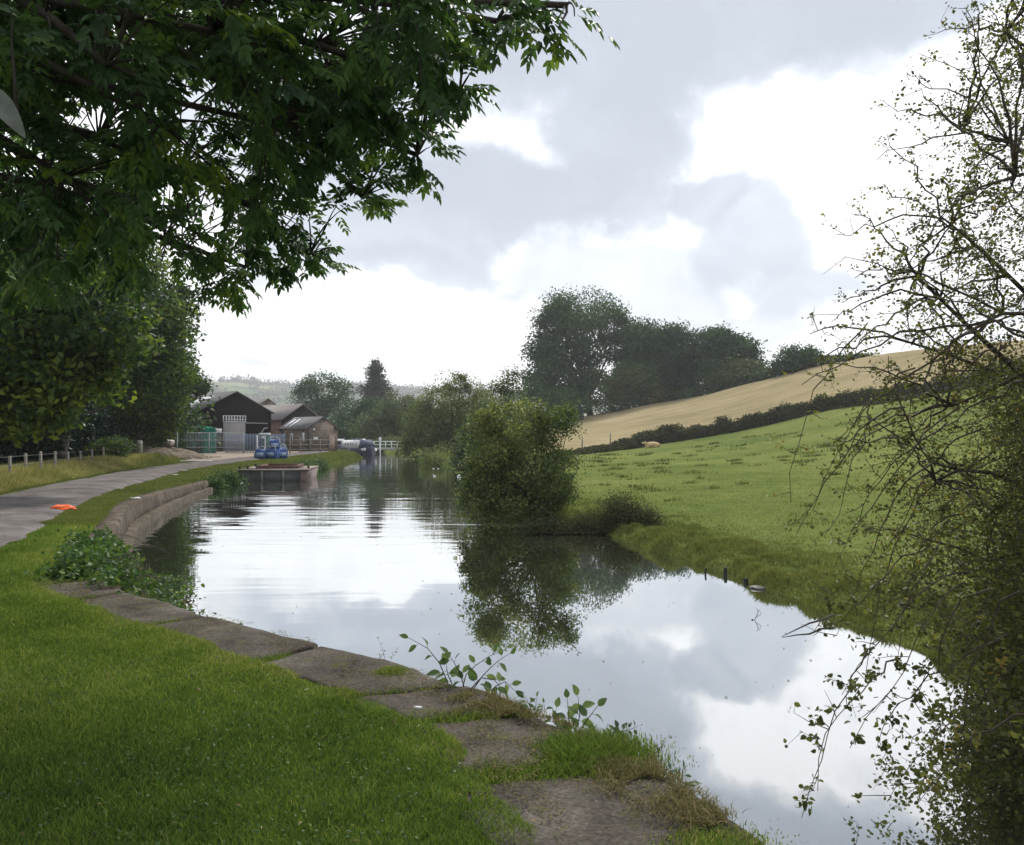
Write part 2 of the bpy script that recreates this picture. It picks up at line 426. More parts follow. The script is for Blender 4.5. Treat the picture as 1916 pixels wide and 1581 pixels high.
az = np.concatenate([np.radians(np.arange(-180, -44, 3.0)), np.radians(np.arange(-44, 44, .2)), np.radians(np.arange(44, 180.1, 3.0))])
rr = np.concatenate([[.02], np.exp(np.linspace(math.log(.6), math.log(60), 620)), np.exp(np.linspace(math.log(60.6), math.log(800), 300))])
A, RR = np.meshgrid(az, rr)
TX = (RR * np.sin(A)).ravel(); TY = (RR * np.cos(A)).ravel()
TZ, ZONE, DL, DR = HGT(TX, TY)
fade = sstep(420, 780, RR.ravel()); TZ = TZ * (1 - fade) - 6 * fade
na = len(az); nr = len(rr)
i = np.arange(nr - 1)[:, None] * na + np.arange(na - 1)[None, :]
Q = np.stack([i, i + 1, i + 1 + na, i + na], -1).reshape(-1, 4)[:, ::-1]
cx = TX[Q].mean(1); cy = TY[Q].mean(1); zc_ = ZONE[Q].max(1); zmin = ZONE[Q].min(1)
# side of the hedge
hd, hs = seg_dist(cx, cy, HW[:, :2])
right_face = (zmin == 1)
stub = right_face & (((hs > 0) & (cy > 40)) ) & (cx > 2) & (cx > 3 + (cy - 73) * .02)
def part_mesh(name, mask, mat, kind='structure'):
    q = Q[mask]; used, inv = np.unique(q.ravel(), return_inverse=True)
    V = np.stack([TX[used], TY[used], TZ[used]], 1)
    o = raw_mesh(name, V, inv, np.full(len(q), 4), mat, smooth=True)
    o['kind'] = kind
    return o

def M_ground(name, stops, scales=(.35, 2.2, 14), bstr=.5, dots=None, bd=.04):
    m, nt, out = nmat(name)
    v = coord(nt, 'Object')
    n1 = noise(nt, v, scales[0], 4, .6); n2 = noise(nt, v, scales[1], 6, .65); n3 = noise(nt, v, scales[2], 5, .7)
    s = math_(nt, 'ADD', math_(nt, 'MULTIPLY', n1, .45), math_(nt, 'ADD', math_(nt, 'MULTIPLY', n2, .3), math_(nt, 'MULTIPLY', n3, .25)))
    c = ramp(nt, stops, s)
    if dots:
        vo = N(nt, 'ShaderNodeTexVoronoi'); vo.inputs['Scale'].default_value = dots[0]; vo.inputs['Randomness'].default_value = 1
        wv = N(nt, 'ShaderNodeVectorMath', operation='ADD'); sc = N(nt, 'ShaderNodeVectorMath', operation='SCALE'); sc.inputs['Scale'].default_value = .8
        nn = N(nt, 'ShaderNodeTexNoise'); nn.inputs['Scale'].default_value = 1.2; nt.links.new(v, nn.inputs['Vector'])
        nt.links.new(nn.outputs[1], sc.inputs[0]); nt.links.new(v, wv.inputs[0]); nt.links.new(sc.outputs[0], wv.inputs[1]); nt.links.new(wv.outputs[0], vo.inputs['Vector'])
        d = math_(nt, 'MULTIPLY', math_(nt, 'LESS_THAN', math_(nt, 'ADD', vo.outputs['Distance'], math_(nt, 'MULTIPLY', n2, .25)), dots[1]), math_(nt, 'GREATER_THAN', n1, .47))
        c = mixc(nt, d, c, dots[2])
    principled(nt, out, c, .95, math_(nt, 'ADD', n2, n3), bstr, bd, spec=.1)
    return m
lawn_soil = M_ground('lawn_ground', [(.36, (.03, .042, .016)), (.46, (.045, .066, .02)), (.55, (.065, .085, .025)), (.64, (.10, .10, .045))], (.4, 2.6, 22))
pasture_m = M_ground('pasture_grass', [(.36, (.066, .092, .028)), (.45, (.1, .13, .038)), (.52, (.13, .155, .046)), (.6, (.165, .18, .06)), (.68, (.21, .2, .085))], (.09, 1.1, 7), .6, (.62, .19, (.055, .09, .022)), .08)
def M_stub():
    m, nt, out = nmat('stubble')
    v = coord(nt, 'Object')
    n1 = noise(nt, v, .06, 3); n2 = noise(nt, coord(nt, 'Object', (.06, .5, .5)), 1.3, 5, .6); n3 = noise(nt, v, 4, 5, .7)
    s = math_(nt, 'ADD', math_(nt, 'MULTIPLY', n1, .35), math_(nt, 'ADD', math_(nt, 'MULTIPLY', n2, .4), math_(nt, 'MULTIPLY', n3, .25)))
    c = ramp(nt, [(.36, (.15, .13, .07)), (.45, (.225, .188, .105)), (.54, (.28, .232, .135)), (.64, (.33, .275, .175))], s)
    principled(nt, out, c, .95, n3, .6, .1, spec=.1); return m
bed_m = M_flat('canal_bed', (.03, .03, .02), .9)

ground = part_mesh('ground', (zmin == 0) & (zc_ == 0), lawn_soil)
pasture = part_mesh('pasture', right_face & ~stub, pasture_m)
stubble = part_mesh('stubble_field', stub, M_stub())
bedo = part_mesh('canal_bed', ~((zmin == 0) & (zc_ == 0)) & ~right_face, pasture_m)

# ------------------------------------------------------------------ water
def M_water():
    m, nt, out = nmat('canal_water')
    v = coord(nt, 'Object', (.55, 2.6, 1)); v2 = coord(nt, 'Object', (1.0, 1.0, 1))
    sep = N(nt, 'ShaderNodeSeparateXYZ'); nt.links.new(coord(nt, 'Object'), sep.inputs[0])
    r1 = noise(nt, coord(nt, 'Object', (.22, .85, 1)), 1.5, 2, .45, .4); r2 = noise(nt, v, 1.5, 2, .5, .2); r3 = noise(nt, v2, .22, 2)
    # calm close to the banks on the near side, rippled from about twelve metres on
    far = N(nt, 'ShaderNodeMapRange', interpolation_type='SMOOTHSTEP'); far.inputs[1].default_value = 8; far.inputs[2].default_value = 30
    far.inputs[3].default_value = .02; far.inputs[4].default_value = 1.0
    nt.links.new(math_(nt, 'SUBTRACT', sep.outputs[1], math_(nt, 'MULTIPLY', sep.outputs[0], 2.0)), far.inputs[0])
    patch = N(nt, 'ShaderNodeMapRange'); patch.inputs[1].default_value = .35; patch.inputs[2].default_value = .65; patch.inputs[3].default_value = .45; patch.inputs[4].default_value = 1.2
    nt.links.new(r3, patch.inputs[0])
    h = math_(nt, 'MULTIPLY', math_(nt, 'ADD', math_(nt, 'MULTIPLY', r1, 1.0), math_(nt, 'MULTIPLY', r2, .13)), math_(nt, 'MULTIPLY', far.outputs[0], patch.outputs[0]))
    bp = N(nt, 'ShaderNodeBump'); bp.inputs['Strength'].default_value = 1.0; bp.inputs['Distance'].default_value = .014
    nt.links.new(h, bp.inputs['Height'])
    g = N(nt, 'ShaderNodeBsdfGlossy'); g.inputs['Color'].default_value = (.93, .95, .97, 1); g.inputs['Roughness'].default_value = .015
    nt.links.new(bp.outputs[0], g.inputs['Normal'])
    d = N(nt, 'ShaderNodeBsdfDiffuse'); d.inputs['Color'].default_value = (.032, .036, .02, 1)
    lw = N(nt, 'ShaderNodeLayerWeight'); lw.inputs[0].default_value = .5
    mr = N(nt, 'ShaderNodeMapRange'); mr.inputs[1].default_value = .45; mr.inputs[2].default_value = .97; mr.inputs[3].default_value = .40; mr.inputs[4].default_value = .93
    nt.links.new(lw.outputs['Facing'], mr.inputs[0])
    mx = N(nt, 'ShaderNodeMixShader'); nt.links.new(mr.outputs[0], mx.inputs[0]); nt.links.new(d.outputs[0], mx.inputs[1]); nt.links.new(g.outputs[0], mx.inputs[2])
    nt.links.new(mx.outputs[0], out.inputs[0])
    return m
wp = [(2.2, -60)] + [(a - .55, b) for a, b in LB[1:]] + [(a + .35, b) for a, b in RB[::-1]]
# strips between the two banks, so the sheet stays inside the channel
def interp_line(pl, ys): return np.interp(ys, pl[:, 1], pl[:, 0])
ys = np.concatenate([np.linspace(-60, 0, 12), np.linspace(1, 130, 160), np.linspace(135, 325, 20)])
xl = interp_line(LB, ys) - np.where((ys > 33) | (ys < -5), .9, .1); xr = interp_line(RB, ys) + .8
xl = np.where((ys > 8) & (ys < 33), xl - .15, xl)
nx = 10
VX = np.stack([xl + (xr - xl) * k / nx for k in range(nx + 1)], 1); VYs = np.repeat(ys[:, None], nx + 1, 1)
V = np.stack([VX.ravel(), VYs.ravel(), np.full(VX.size, WZ)], 1)
i = np.arange(len(ys) - 1)[:, None] * (nx + 1) + np.arange(nx)[None, :]
q = np.stack([i, i + 1, i + nx + 2, i + nx + 1], -1).reshape(-1, 4)
water = raw_mesh('water', V, q, np.full(len(q), 4), M_water()); water['kind'] = 'structure'

# ------------------------------------------------------------------ towpath and yard
PATH = np.array([(-6.3, -40), (-6.3, -5), (-6.4, 3), (-7.2, 8), (-8.3, 11.7), (-9.6, 15.3), (-11.1, 19.3), (-12.7, 24.3), (-14.1, 29.8), (-15.6, 36.7), (-16.8, 43.8), (-17.6, 52), (-18.0, 62), (-18.3, 75), (-19.3, 86), (-24, 104), (-34, 125)], float)
def resample(pl, step):
    pl = np.asarray(pl, float); seg = np.sqrt((np.diff(pl, axis=0) ** 2).sum(1)); cs = np.concatenate([[0], np.cumsum(seg)])
    t = np.arange(0, cs[-1], step)
    # smooth by averaging a few shifted linear interpolations
    out = 0
    for k in (-1.5, -.75, 0, .75, 1.5):
        out = out + np.stack([np.interp(np.clip(t + k, 0, cs[-1]), cs, pl[:, j]) for j in range(pl.shape[1])], 1)
    return out / 5, t
def ribbon(name, pl, w0, w1, dz, mat, step=.35, nw=9, jag=.12, seed=0, kind='structure'):
    c, t = resample(pl, step)
    tg = np.gradient(c, axis=0); tg = tg / np.linalg.norm(tg, axis=1, keepdims=True)
    nrm = np.stack([-tg[:, 1], tg[:, 0]], 1)
    wl = w0 + (fbm(t * 1.3, t * 0 + 3, seed) - .5) * jag * 2; wr = w1 + (fbm(t * 1.3, t * 0 + 9, seed + 5) - .5) * jag * 2
    V = []
    for k in range(nw):
        f = k / (nw - 1)
        off = wl * (1 - f) - wr * f
        p = c + nrm * off[:, None]
        crown = .03 * (1 - (2 * f - 1) ** 2)
        z = .0 + dz + crown - (.05 if k in (0, nw - 1) else 0)
        V.append(np.stack([p[:, 0], p[:, 1], PBASE(p[:, 0], p[:, 1]) + z], 1))
    V = np.stack(V, 1); n = len(c)
    i = np.arange(n - 1)[:, None] * nw + np.arange(nw - 1)[None, :]
    q = np.stack([i, i + 1, i + nw + 1, i + nw], -1).reshape(-1, 4)[:, ::-1]
    o = raw_mesh(name, V.reshape(-1, 3), q, np.full(len(q), 4), mat, smooth=True); o['kind'] = kind; return o
def PBASE(x, y): return hzv(x, y)
tarmac = M_noise('towpath_tarmac', [(.3, (.085, .077, .073)), (.5, (.14, .128, .123)), (.7, (.2, .185, .178))], 1.1, 10, .9, .5, .01, spec=.1, scale2=38)
yard_m = M_noise('yard_gravel', [(.3, (.16, .125, .095)), (.5, (.24, .19, .15)), (.7, (.33, .28, .23))], .5, 8, .95, .5, .03, scale2=9)
ribbon('path', PATH, 1.3, 1.3, .035, tarmac)
ribbon('yard', np.array([(-25.5, 53), (-26, 62), (-26.5, 75), (-27, 84), (-28, 100)]), 5, 7.2, .018, yard_m, 1.0, 14, .5, 3)

# ------------------------------------------------------------------ far hills
def build_hills():
    a = np.radians(np.arange(-60, 60, .25)); D = np.linspace(700, 2600, 90)
    Aa, Dd = np.meshgrid(a, D)
    px = CX + np.tan(Aa) * F
    prof = np.interp(px, [-1500, 0, 300, 440, 560, 660, 780, 900, 1000, 1100, 1500, 3000], [760, 735, 716, 719, 727, 726, 733, 737, 742, 752, 770, 790])
    x = Dd * np.tan(Aa); y = Dd
    top = EYE + (815 - prof) / F * 1700
    z = -8 + (top + 8) * sstep(720, 1700, Dd) + (fbm(x * .004, y * .004, 40) - .5) * 30 * sstep(800, 1200, Dd) * sstep(1750, 1400, Dd)
    z = z - sstep(1700, 2500, Dd) * top * .6
    V = np.stack([x.ravel(), y.ravel(), z.ravel()], 1); nn = len(a)
    i = np.arange(len(D) - 1)[:, None] * nn + np.arange(nn - 1)[None, :]
    q = np.stack([i, i + 1, i + nn + 1, i + nn], -1).reshape(-1, 4)
    m, nt, out = nmat('far_hill_fields')
    v = coord(nt, 'Object')
    vo = N(nt, 'ShaderNodeTexVoronoi'); vo.inputs['Scale'].default_value = .006; nt.links.new(coord(nt, 'Object', (1, .6, 1)), vo.inputs['Vector'])
    sep = N(nt, 'ShaderNodeSeparateColor'); nt.links.new(vo.outputs['Color'], sep.inputs[0])
    c = ramp(nt, [(0, (.06, .1, .04)), (.4, (.1, .15, .05)), (.6, (.15, .19, .07)), (.8, (.08, .12, .045)), (1, (.18, .19, .09))], sep.outputs[0])
    n = noise(nt, v, .012, 4)
    c = mixc(nt, ramp(nt, [(.5, (0, 0, 0)), (.56, (1, 1, 1))], n), c, (.035, .055, .03))
    principled(nt, out, c, 1, spec=0)
    o = raw_mesh('hills', V, q, np.full(len(q), 4), m, smooth=True); o['kind'] = 'structure'
    # hedgerow trees and woods on the hill: one mass nobody could count
    rng = np.random.default_rng(5); C = []
    for k in range(420):
        px_ = rng.uniform(330, 1010); D_ = rng.choice([rng.uniform(1500, 1720), rng.uniform(900, 1650)], p=[.45, .55])
        j = int(np.clip((math.atan((px_ - CX) / F) - a[0]) / (a[1] - a[0]), 0, nn - 2)); jr = int(np.clip((D_ - 700) / (1900 / 89), 0, 88))
        zz = z[jr, j]; xx = (px_ - CX) / F * D_
        m_ = 50; r_ = rng.uniform(3.5, 8)
        line = rng.uniform(0, 18)
        C.append(np.stack([xx + rng.normal(size=m_) * r_ * .5 + rng.uniform(-line, line, m_), D_ + rng.normal(size=m_) * r_ * .5, zz + abs(rng.normal(size=m_)) * r_ * .75], 1))
    C = np.concatenate(C)
    w = leaf_cloud('hillside_woods', C, np.full(len(C), 4.2), np.full(len(C), 3.4), hill_leaf, None, None, 0, rng=rng)
    tag(w, 'hedgerow trees and small woods scattered over the far blue hill', 'woods', kind='stuff')
build_hills()

# ------------------------------------------------------------------ canal edge: stone slabs and curved wall
def M_stone():
    m, nt, out = nmat('weathered_stone')
    v = coord(nt, 'Object')
    n1 = noise(nt, v, 2.2, 6, .65); n2 = noise(nt, v, 38, 6, .75); n3 = noise(nt, v, 7, 4, .6)
    s = math_(nt, 'ADD', math_(nt, 'MULTIPLY', n1, .5), math_(nt, 'MULTIPLY', n2, .5))
    c = ramp(nt, [(.37, (.022, .018, .014)), (.45, (.052, .044, .036)), (.53, (.085, .073, .061)), (.64, (.15, .135, .115))], s)
    c = mixc(nt, ramp(nt, [(.55, (0, 0, 0)), (.68, (.75, .75, .75))], n3), c, (.075, .08, .035))
    vo = N(nt, 'ShaderNodeTexVoronoi'); vo.inputs['Scale'].default_value = 55; nt.links.new(v, vo.inputs['Vector'])
    hgt = math_(nt, 'ADD', math_(nt, 'MULTIPLY', n2, 1.0), math_(nt, 'MULTIPLY', vo.outputs['Distance'], .5))
    principled(nt, out, c, .92, hgt, .8, .012, spec=.15); return m
stone_m = M_stone()
def M_block():
    m, nt, out = nmat('canal_wall_blocks')
    tc = N(nt, 'ShaderNodeTexCoord'); uv = tc.outputs['UV']
    n1 = noise(nt, tc.outputs['Object'], 3, 6, .7); n2 = noise(nt, tc.outputs['Object'], 24, 5, .7)
    ad = N(nt, 'ShaderNodeVectorMath', operation='ADD'); nz = N(nt, 'ShaderNodeTexNoise'); nz.inputs['Scale'].default_value = 5
    sc = N(nt, 'ShaderNodeVectorMath', operation='SCALE'); sc.inputs['Scale'].default_value = .05
    nt.links.new(nz.outputs[1], sc.inputs[0]); nt.links.new(uv, ad.inputs[0]); nt.links.new(sc.outputs[0], ad.inputs[1])
    b = N(nt, 'ShaderNodeTexBrick'); b.inputs['Scale'].default_value = 1; b.inputs['Mortar Size'].default_value = .012; b.inputs['Brick Width'].default_value = .62; b.inputs['Row Height'].default_value = .24
    b.inputs['Color1'].default_value = (.055, .038, .03, 1); b.inputs['Color2'].default_value = (.105, .076, .06, 1); b.inputs['Mortar'].default_value = (.07, .06, .05, 1)
    nt.links.new(ad.outputs[0], b.inputs['Vector'])
    c = mixc(nt, .7, b.outputs[0], ramp(nt, [(.3, (.5, .48, .45)), (.7, (1.35, 1.3, 1.25))], n1), 'MULTIPLY')
    c = mixc(nt, ramp(nt, [(.45, (0, 0, 0)), (.65, (.8, .8, .8))], n2), c, (.055, .06, .03))
    c = mixc(nt, ramp(nt, [(.5, (0, 0, 0)), (.62, (.45, .45, .45))], n1), c, (.15, .125, .105))
    principled(nt, out, c, .9, math_(nt, 'SUBTRACT', n2, b.outputs['Fac']), .6, .02, spec=.15); return m
block_m = M_block()
OFFY = 0
def sweep(name, pl, prof, mat, parent=None, step=.3, jag=0.0):
    """prof: list of (offset to the land side, z)"""
    c, t = resample(pl, step); tg = np.gradient(c[:, :2], axis=0); tg /= np.linalg.norm(tg, axis=1, keepdims=True)
    nrm = np.stack([-tg[:, 1], tg[:, 0]], 1)
    taper = - .2 * sstep(19, 33, c[:, 1] + OFFY) if OFFY else 0 * t
    V = []; UV = []; vv = 0; prev = None
    for k, (o_, z_) in enumerate(prof):
        if prev is not None: vv += math.hypot(o_ - prev[0], z_ - prev[1])
        prev = (o_, z_)
        j = (fbm(t * 2.3, t * 0 + k * 7.7, 60) - .5) * jag
        p = c[:, :2] + nrm * (o_ + j)[:, None]
        V.append(np.stack([p[:, 0], p[:, 1], np.full(len(t), z_) + j * .5 + taper * max(0, min(1, (z_ - .1) / .3))], 1)); UV.append(np.stack([t, np.full(len(t), vv)], 1))
    V = np.stack(V, 1); UV = np.stack(UV, 1); n = len(c); nw = len(prof)
    i = np.arange(n - 1)[:, None] * nw + np.arange(nw - 1)[None, :]
    q = np.stack([i, i + nw, i + nw + 1, i + 1], -1).reshape(-1, 4)
    return raw_mesh(name, V.reshape(-1, 3), q, np.full(len(q), 4), mat, parent, uv=UV.reshape(-1, 2))

canal_edge = empty('canal_edge', (0, 0, 0), 'low canal edge of broad weathered stone slabs beside the mown lawn', 'canal edge')
def slab(O, I, h, seed):
    """O, I: lists of matching outer / inner points"""
    rg = np.random.default_rng(seed); nu, nv = 26, 14
    O = np.array(O, float); I = np.array(I, float)
    def along(pl, f):
        s = np.concatenate([[0], np.cumsum(np.sqrt((np.diff(pl, axis=0) ** 2).sum(1)))]); s /= s[-1]
        return np.stack([np.interp(f, s, pl[:, 0]), np.interp(f, s, pl[:, 1])], 1)
    f = np.linspace(0, 1, nu); o = along(O, f); i_ = along(I, f)
    V = np.zeros((nu, nv, 3)); g = np.linspace(0, 1, nv)
    for b in range(nv): V[:, b, :2] = o * (1 - g[b]) + i_ * g[b]
    x = V[:, :, 0]; y = V[:, :, 1]
    wob = (fbm(x * 3, y * 3, seed) - .5)
    for e, s in ((0, 1), (nu - 1, -1)):
        V[e, :, 1] += (fbm(x[e] * 5, y[e] * 5, seed + 3) - .5) * .02
    V[:, 0, 0] += (fbm(x[:, 0] * 4, y[:, 0] * 4, seed + 1) - .5) * .07
    V[:, 0, 1] += (fbm(x[:, 0] * 4, y[:, 0] * 4, seed + 2) - .5) * .07
    eu = np.minimum(np.arange(nu), nu - 1 - np.arange(nu))[:, None]; ev = np.minimum(np.arange(nv), 99)[None, :]
    edge = np.minimum(eu, ev)
    drop = np.where(edge == 0, .018, np.where(edge == 1, .004, 0))
    V[:, :, 2] = h + wob * .03 + (fbm(x * 14, y * 14, seed + 9) - .5) * .014 - drop + .012 * rg.normal() * (g[None, :] - .5)
    Vt = V.reshape(-1, 3)
    i0 = np.arange(nu - 1)[:, None] * nv + np.arange(nv - 1)[None, :]
    q = [tuple(r) for r in np.stack([i0, i0 + nv, i0 + nv + 1, i0 + 1], -1).reshape(-1, 4)]
    ring = [a * nv for a in range(nu)] + [(nu - 1) * nv + b for b in range(1, nv)] + [a * nv + nv - 1 for a in range(nu - 2, -1, -1)] + [b for b in range(nv - 2, 0, -1)]
    base = len(Vt); Vb = Vt[ring].copy(); Vb[:, 2] = -.36
    Vt = np.concatenate([Vt, Vb]); n = len(ring)
    for k in range(n): q.append((ring[k], base + k, base + (k + 1) % n, ring[(k + 1) % n]))
    mb = MB(); mb.add(Vt, q); o = mb.build('coping_slab', stone_m, canal_edge, True)
    return o
g_ = .03
slab([(1.62, -1.0), (1.5, .6), (1.42, 1.35)], [(.75, -1.0), (.6, .6), (.5, 1.3)], .02, 1)
slab([(1.41, 1.42), (1.35, 2.3), (.95, 3.44), (.80, 3.85), (.66, 4.12)], [(.4, 1.37), (.3, 2.35), (.07, 3.1), (-.14, 3.45), (-.33, 3.85)], .024, 2)
slab([(.62, 4.2), (.48, 4.5), (.14, 4.93)], [(-.26, 4.05), (-.40, 4.38), (-.55, 4.72)], .016, 3)
slab([(.11, 4.97), (-.10, 5.26), (-.30, 5.42)], [(-.58, 4.79), (-.74, 5.0), (-.95, 5.2)], .024, 4)
slab([(-.33, 5.45), (-.75, 5.98), (-1.45, 6.53)], [(-1.0, 5.26), (-1.3, 5.55), (-1.82, 5.95)], .018, 5)
slab([(-1.48, 6.56), (-2.1, 7.1), (-2.70, 7.6)], [(-1.88, 6.0), (-2.5, 6.5), (-3.1, 6.98)], .024, 6)
slab([(-2.72, 7.62), (-3.3, 8.2), (-3.9, 8.7)], [(-3.16, 7.03), (-3.8, 7.55), (-4.42, 8.08)], .018, 7)
slab([(-3.93, 8.74), (-4.2, 9.1), (-4.5, 9.5)], [(-4.46, 8.11), (-4.8, 8.5), (-5.15, 9.05)], .015, 8)
sweep('wall_face', LB[1:16], [(.2, -.30), (.05, -.30), (.04, -1.2)], block_m, canal_edge, .2, .03)
cw = empty('canal_wall', (-8.7, 19.6, -.5), 'curved reddish stone canal wall with a ledge at the waterline', 'wall')
wpts = LB[13:21].copy(); wl = wpts - np.array([[-8.7, 19.6]])
def shift(z): return z + .5
OFFY = 19.6
sweep('wall_blocks', wl, [(.40, shift(-.05)), (.37, shift(.03)), (.1, shift(.04)), (.07, shift(.0)), (.06, shift(-.40)), (.06, shift(-.43))], block_m, cw, .25, .10)
sweep('water_ledge', wl, [(.08, shift(-.42)), (-.09, shift(-.425)), (-.12, shift(-.46)), (-.12, shift(-1.2))], block_m, cw, .25, .04)

# ------------------------------------------------------------------ lawn grass
def scatter(n, fx):
    pass
def lawn():
    rng = np.random.default_rng(11)
    n = 1300000
    r = 2.6 + (17 - 2.6) * rng.random(n) ** 1.0
    a = np.radians(rng.uniform(-54, 27, n))
    x = r * np.sin(a); y = r * np.cos(a)
    z, zone, dl, dr = HGT(x, y)
    pd = seg_dist(x, y, PATH)[0]
    inner = np.where(y < 10.0, .66 + .17 * sstep(4.35, 4.0, y) + (fbm(x * 2.4, y * 2.4, 77) - .5) * .34 + (fbm(x * 9, y * 9, 78) - .5) * .12, .4)
    keep = (zone == 0) & (dl > inner) & (pd > 1.28 + (fbm(x * 1.5, y * 1.5, 79) - .5) * .3)
    dens = np.clip(1.0 - .35 * fbm(x * 6, y * 6, 80), 0, 1); keep &= rng.random(n) < dens
    x, y, z, r, dl = x[keep], y[keep], z[keep], r[keep], dl[keep]
    m = len(x)
    t = .5 * fbm(x * .7, y * .7, 81) + .42 * fbm(x * 4, y * 4, 82) + rng.normal(size=m) * .17 - .02
    t += .2 * sstep(1.05, .65, dl)
    t = np.where(rng.random(m) < .035, rng.uniform(.8, 1, m), t) - .1 * sstep(7, 3.5, r)  # last term tints near blades darker, foreground shade put into their colour
    h = (.02 + .022 * fbm(x * 2.2, y * 2.2, 83) + .014 * rng.random(m)) * (.85 + .03 * r)
    h = h * np.where(rng.random(m) < .02, 1.8, 1)
    w = (.0024 + .0006 * r) * rng.uniform(.7, 1.4, m)
    o = blades('grass', np.stack([x, y, z - .006], 1), h, w, grass_blade, None, t, .95, rng)
    tag(o, 'short mown green lawn grass in front of the stone canal edge', 'grass', kind='stuff')
    # clover and weed leaves in the lawn
    n = 15000
    r = 2.8 + 9 * rng.random(n); a = np.radians(rng.uniform(-37, 25, n)); x = r * np.sin(a); y = r * np.cos(a)
    z, zone, dl, dr = HGT(x, y); pd = seg_dist(x, y, PATH)[0]
    keep = (zone == 0) & (dl > .8) & (pd > 1.3) & (fbm(x * 1.3, y * 1.3, 90) > .54)
    x, y, z = x[keep], y[keep], z[keep]; m = len(x)
    o = leaf_cloud('clover', np.stack([x, y, z + rng.uniform(.01, .035, m)], 1), rng.uniform(.012, .026, m), rng.uniform(.01, .02, m), plant_leaf, None, rng.random(m) * .7, -.2, rng=rng)
    tag(o, 'clover and small round weed leaves mixed into the lawn', 'clover', kind='stuff')
lawn()

def joints():
    """grass growing along slab joints and the fringe, dry litter on the slabs"""
    rng = np.random.default_rng(12); X = []; 
    J = [((.62, 4.16), (-.25, 4.0), .06, 2600), ((.1, 4.96), (-.56, 4.76), .05, 1100), ((-.34, 5.46), (-.98, 5.23), .015, 160), ((-1.6, 6.2), (-1.85, 5.98), .03, 300), ((-2.85, 7.4), (-3.13, 7.0), .03, 300), ((-4.1, 8.5), (-4.45, 8.1), .03, 300)]
    for (ax, ay), (bx, by), wd, n in J:
        t = rng.random(n) ** .8; s = rng.normal(size=n) * wd * (.5 + t)
        dx, dy = bx - ax, by - ay; L = math.hypot(dx, dy)
        X.append(np.stack([ax + dx * t - dy / L * s, ay + dy * t + dx / L * s], 1))
    X = np.concatenate(X); m = len(X)
    o = blades('joint_grass', np.column_stack([X, np.full(m, .0)]), rng.uniform(.02, .065, m), rng.uniform(.003, .006, m), grass_blade, None, rng.random(m) * .75 + .15, 1.1, rng)
    tag(o, 'ragged grass growing in the joints between the canal edge slabs', 'grass', kind='stuff')
    # dead grass and moss litter near the outer edge
    n = 15000
    px = rng.uniform(0, 1, n); line = np.array([(.9, 3.5), (.72, 3.98), (.56, 4.3), (.14, 4.86), (-.2, 5.25)]); k = px * 3.999; i0 = k.astype(int); f = k - i0
    base = line[i0] * (1 - f)[:, None] + line[np.minimum(i0 + 1, 4)] * f[:, None]
    off = np.abs(rng.normal(size=n)) * .17 * (.6 + .8 * fbm(base[:, 0] * 5, base[:, 1] * 5, 4))
    x = base[:, 0] - off * .7 + rng.normal(size=n) * .03; y = base[:, 1] - off * .55 + rng.normal(size=n) * .03
    keep = fbm(x * 5, y * 5, 91) > .42; x, y = x[keep], y[keep]; m = len(x)
    o = blades('dry_grass_litter', np.stack([x, y, np.full(m, .025) + rng.random(m) * .02], 1), rng.uniform(.015, .04, m), rng.uniform(.002, .005, m), dry_blade, None, rng.random(m), 2.6, rng)
    n = 16000; pick = rng.random(n) * 7.999; ol = np.array([(1.3, 2.4), (.95, 3.44), (.6, 4.25), (.1, 4.98), (-.3, 5.45), (-1.45, 6.55), (-2.66, 7.64), (-3.9, 8.75), (-4.5, 9.5)]); k0 = pick.astype(int); ff = (pick - k0)[:, None]
    bb = ol[k0] * (1 - ff) + ol[k0 + 1] * ff; of_ = rng.random(n); x2 = bb[:, 0] - of_ * .6 - .03; y2 = bb[:, 1] - of_ * .42 - .02
    kp = fbm(x2 * 3, y2 * 3, 92) > .44; x2, y2 = x2[kp], y2[kp]; m2 = len(x2)
    o2 = leaf_cloud('slab_debris', np.stack([x2, y2, np.full(m2, .043) + rng.random(m2) * .006], 1), rng.uniform(.008, .03, m2), rng.uniform(.003, .009, m2), dry_blade, None, rng.random(m2) * .8, 0.0, d=np.column_stack([rng.normal(size=(m2, 2)), rng.normal(size=m2) * .05]), nrm=np.tile([0, 0, 1.0], (m2, 1)), rng=rng)
    tag(o2, 'scattered dead leaf bits and clippings lying flat on the stone slabs', 'debris', kind='stuff')
    tag(o, 'brown dry grass and moss littering the outer rim of the slabs', 'dry grass', kind='stuff')
joints()

def tuft(name, label, c, rad, n, hmin, hmax, mat, seed, w=.005, cat='grass tuft', group=None, tb=0.0):
    rng = np.random.default_rng(seed)
    p = rng.normal(size=(n, 2)) * rad * .5
    z = np.array(c)[2]
    hh = rng.uniform(hmin, hmax, n) * np.exp(-(p ** 2).sum(1) / (rad * rad) * .8)
    o = blades(name, np.column_stack([p, np.zeros(n)]), hh, rng.uniform(.6, 1.4, n) * w, mat, None, rng.random(n) * .8 + tb, 1.0, rng)
    o.location = c
    return tag(o, label, cat, group)
tuft('grass_tuft', 'thick green grass tuft standing on the slab edge right of the wide joint', (.40, 4.26, .0), .34, 6000, .05, .13, grass_blade, 31, .005)
tuft('grass_tuft', 'small yellow-green grass tuft on the slab rim near the sapling', (-.80, 5.75, .015), .12, 1500, .02, .05, grass_blade, 32, .004, tb=.25)
tuft('grass_tuft', 'wide low grass tuft at the very bottom edge of the photo', (.8, 3.25, .02), .25, 2600, .02, .06, grass_blade, 33, .005, tb=.2)

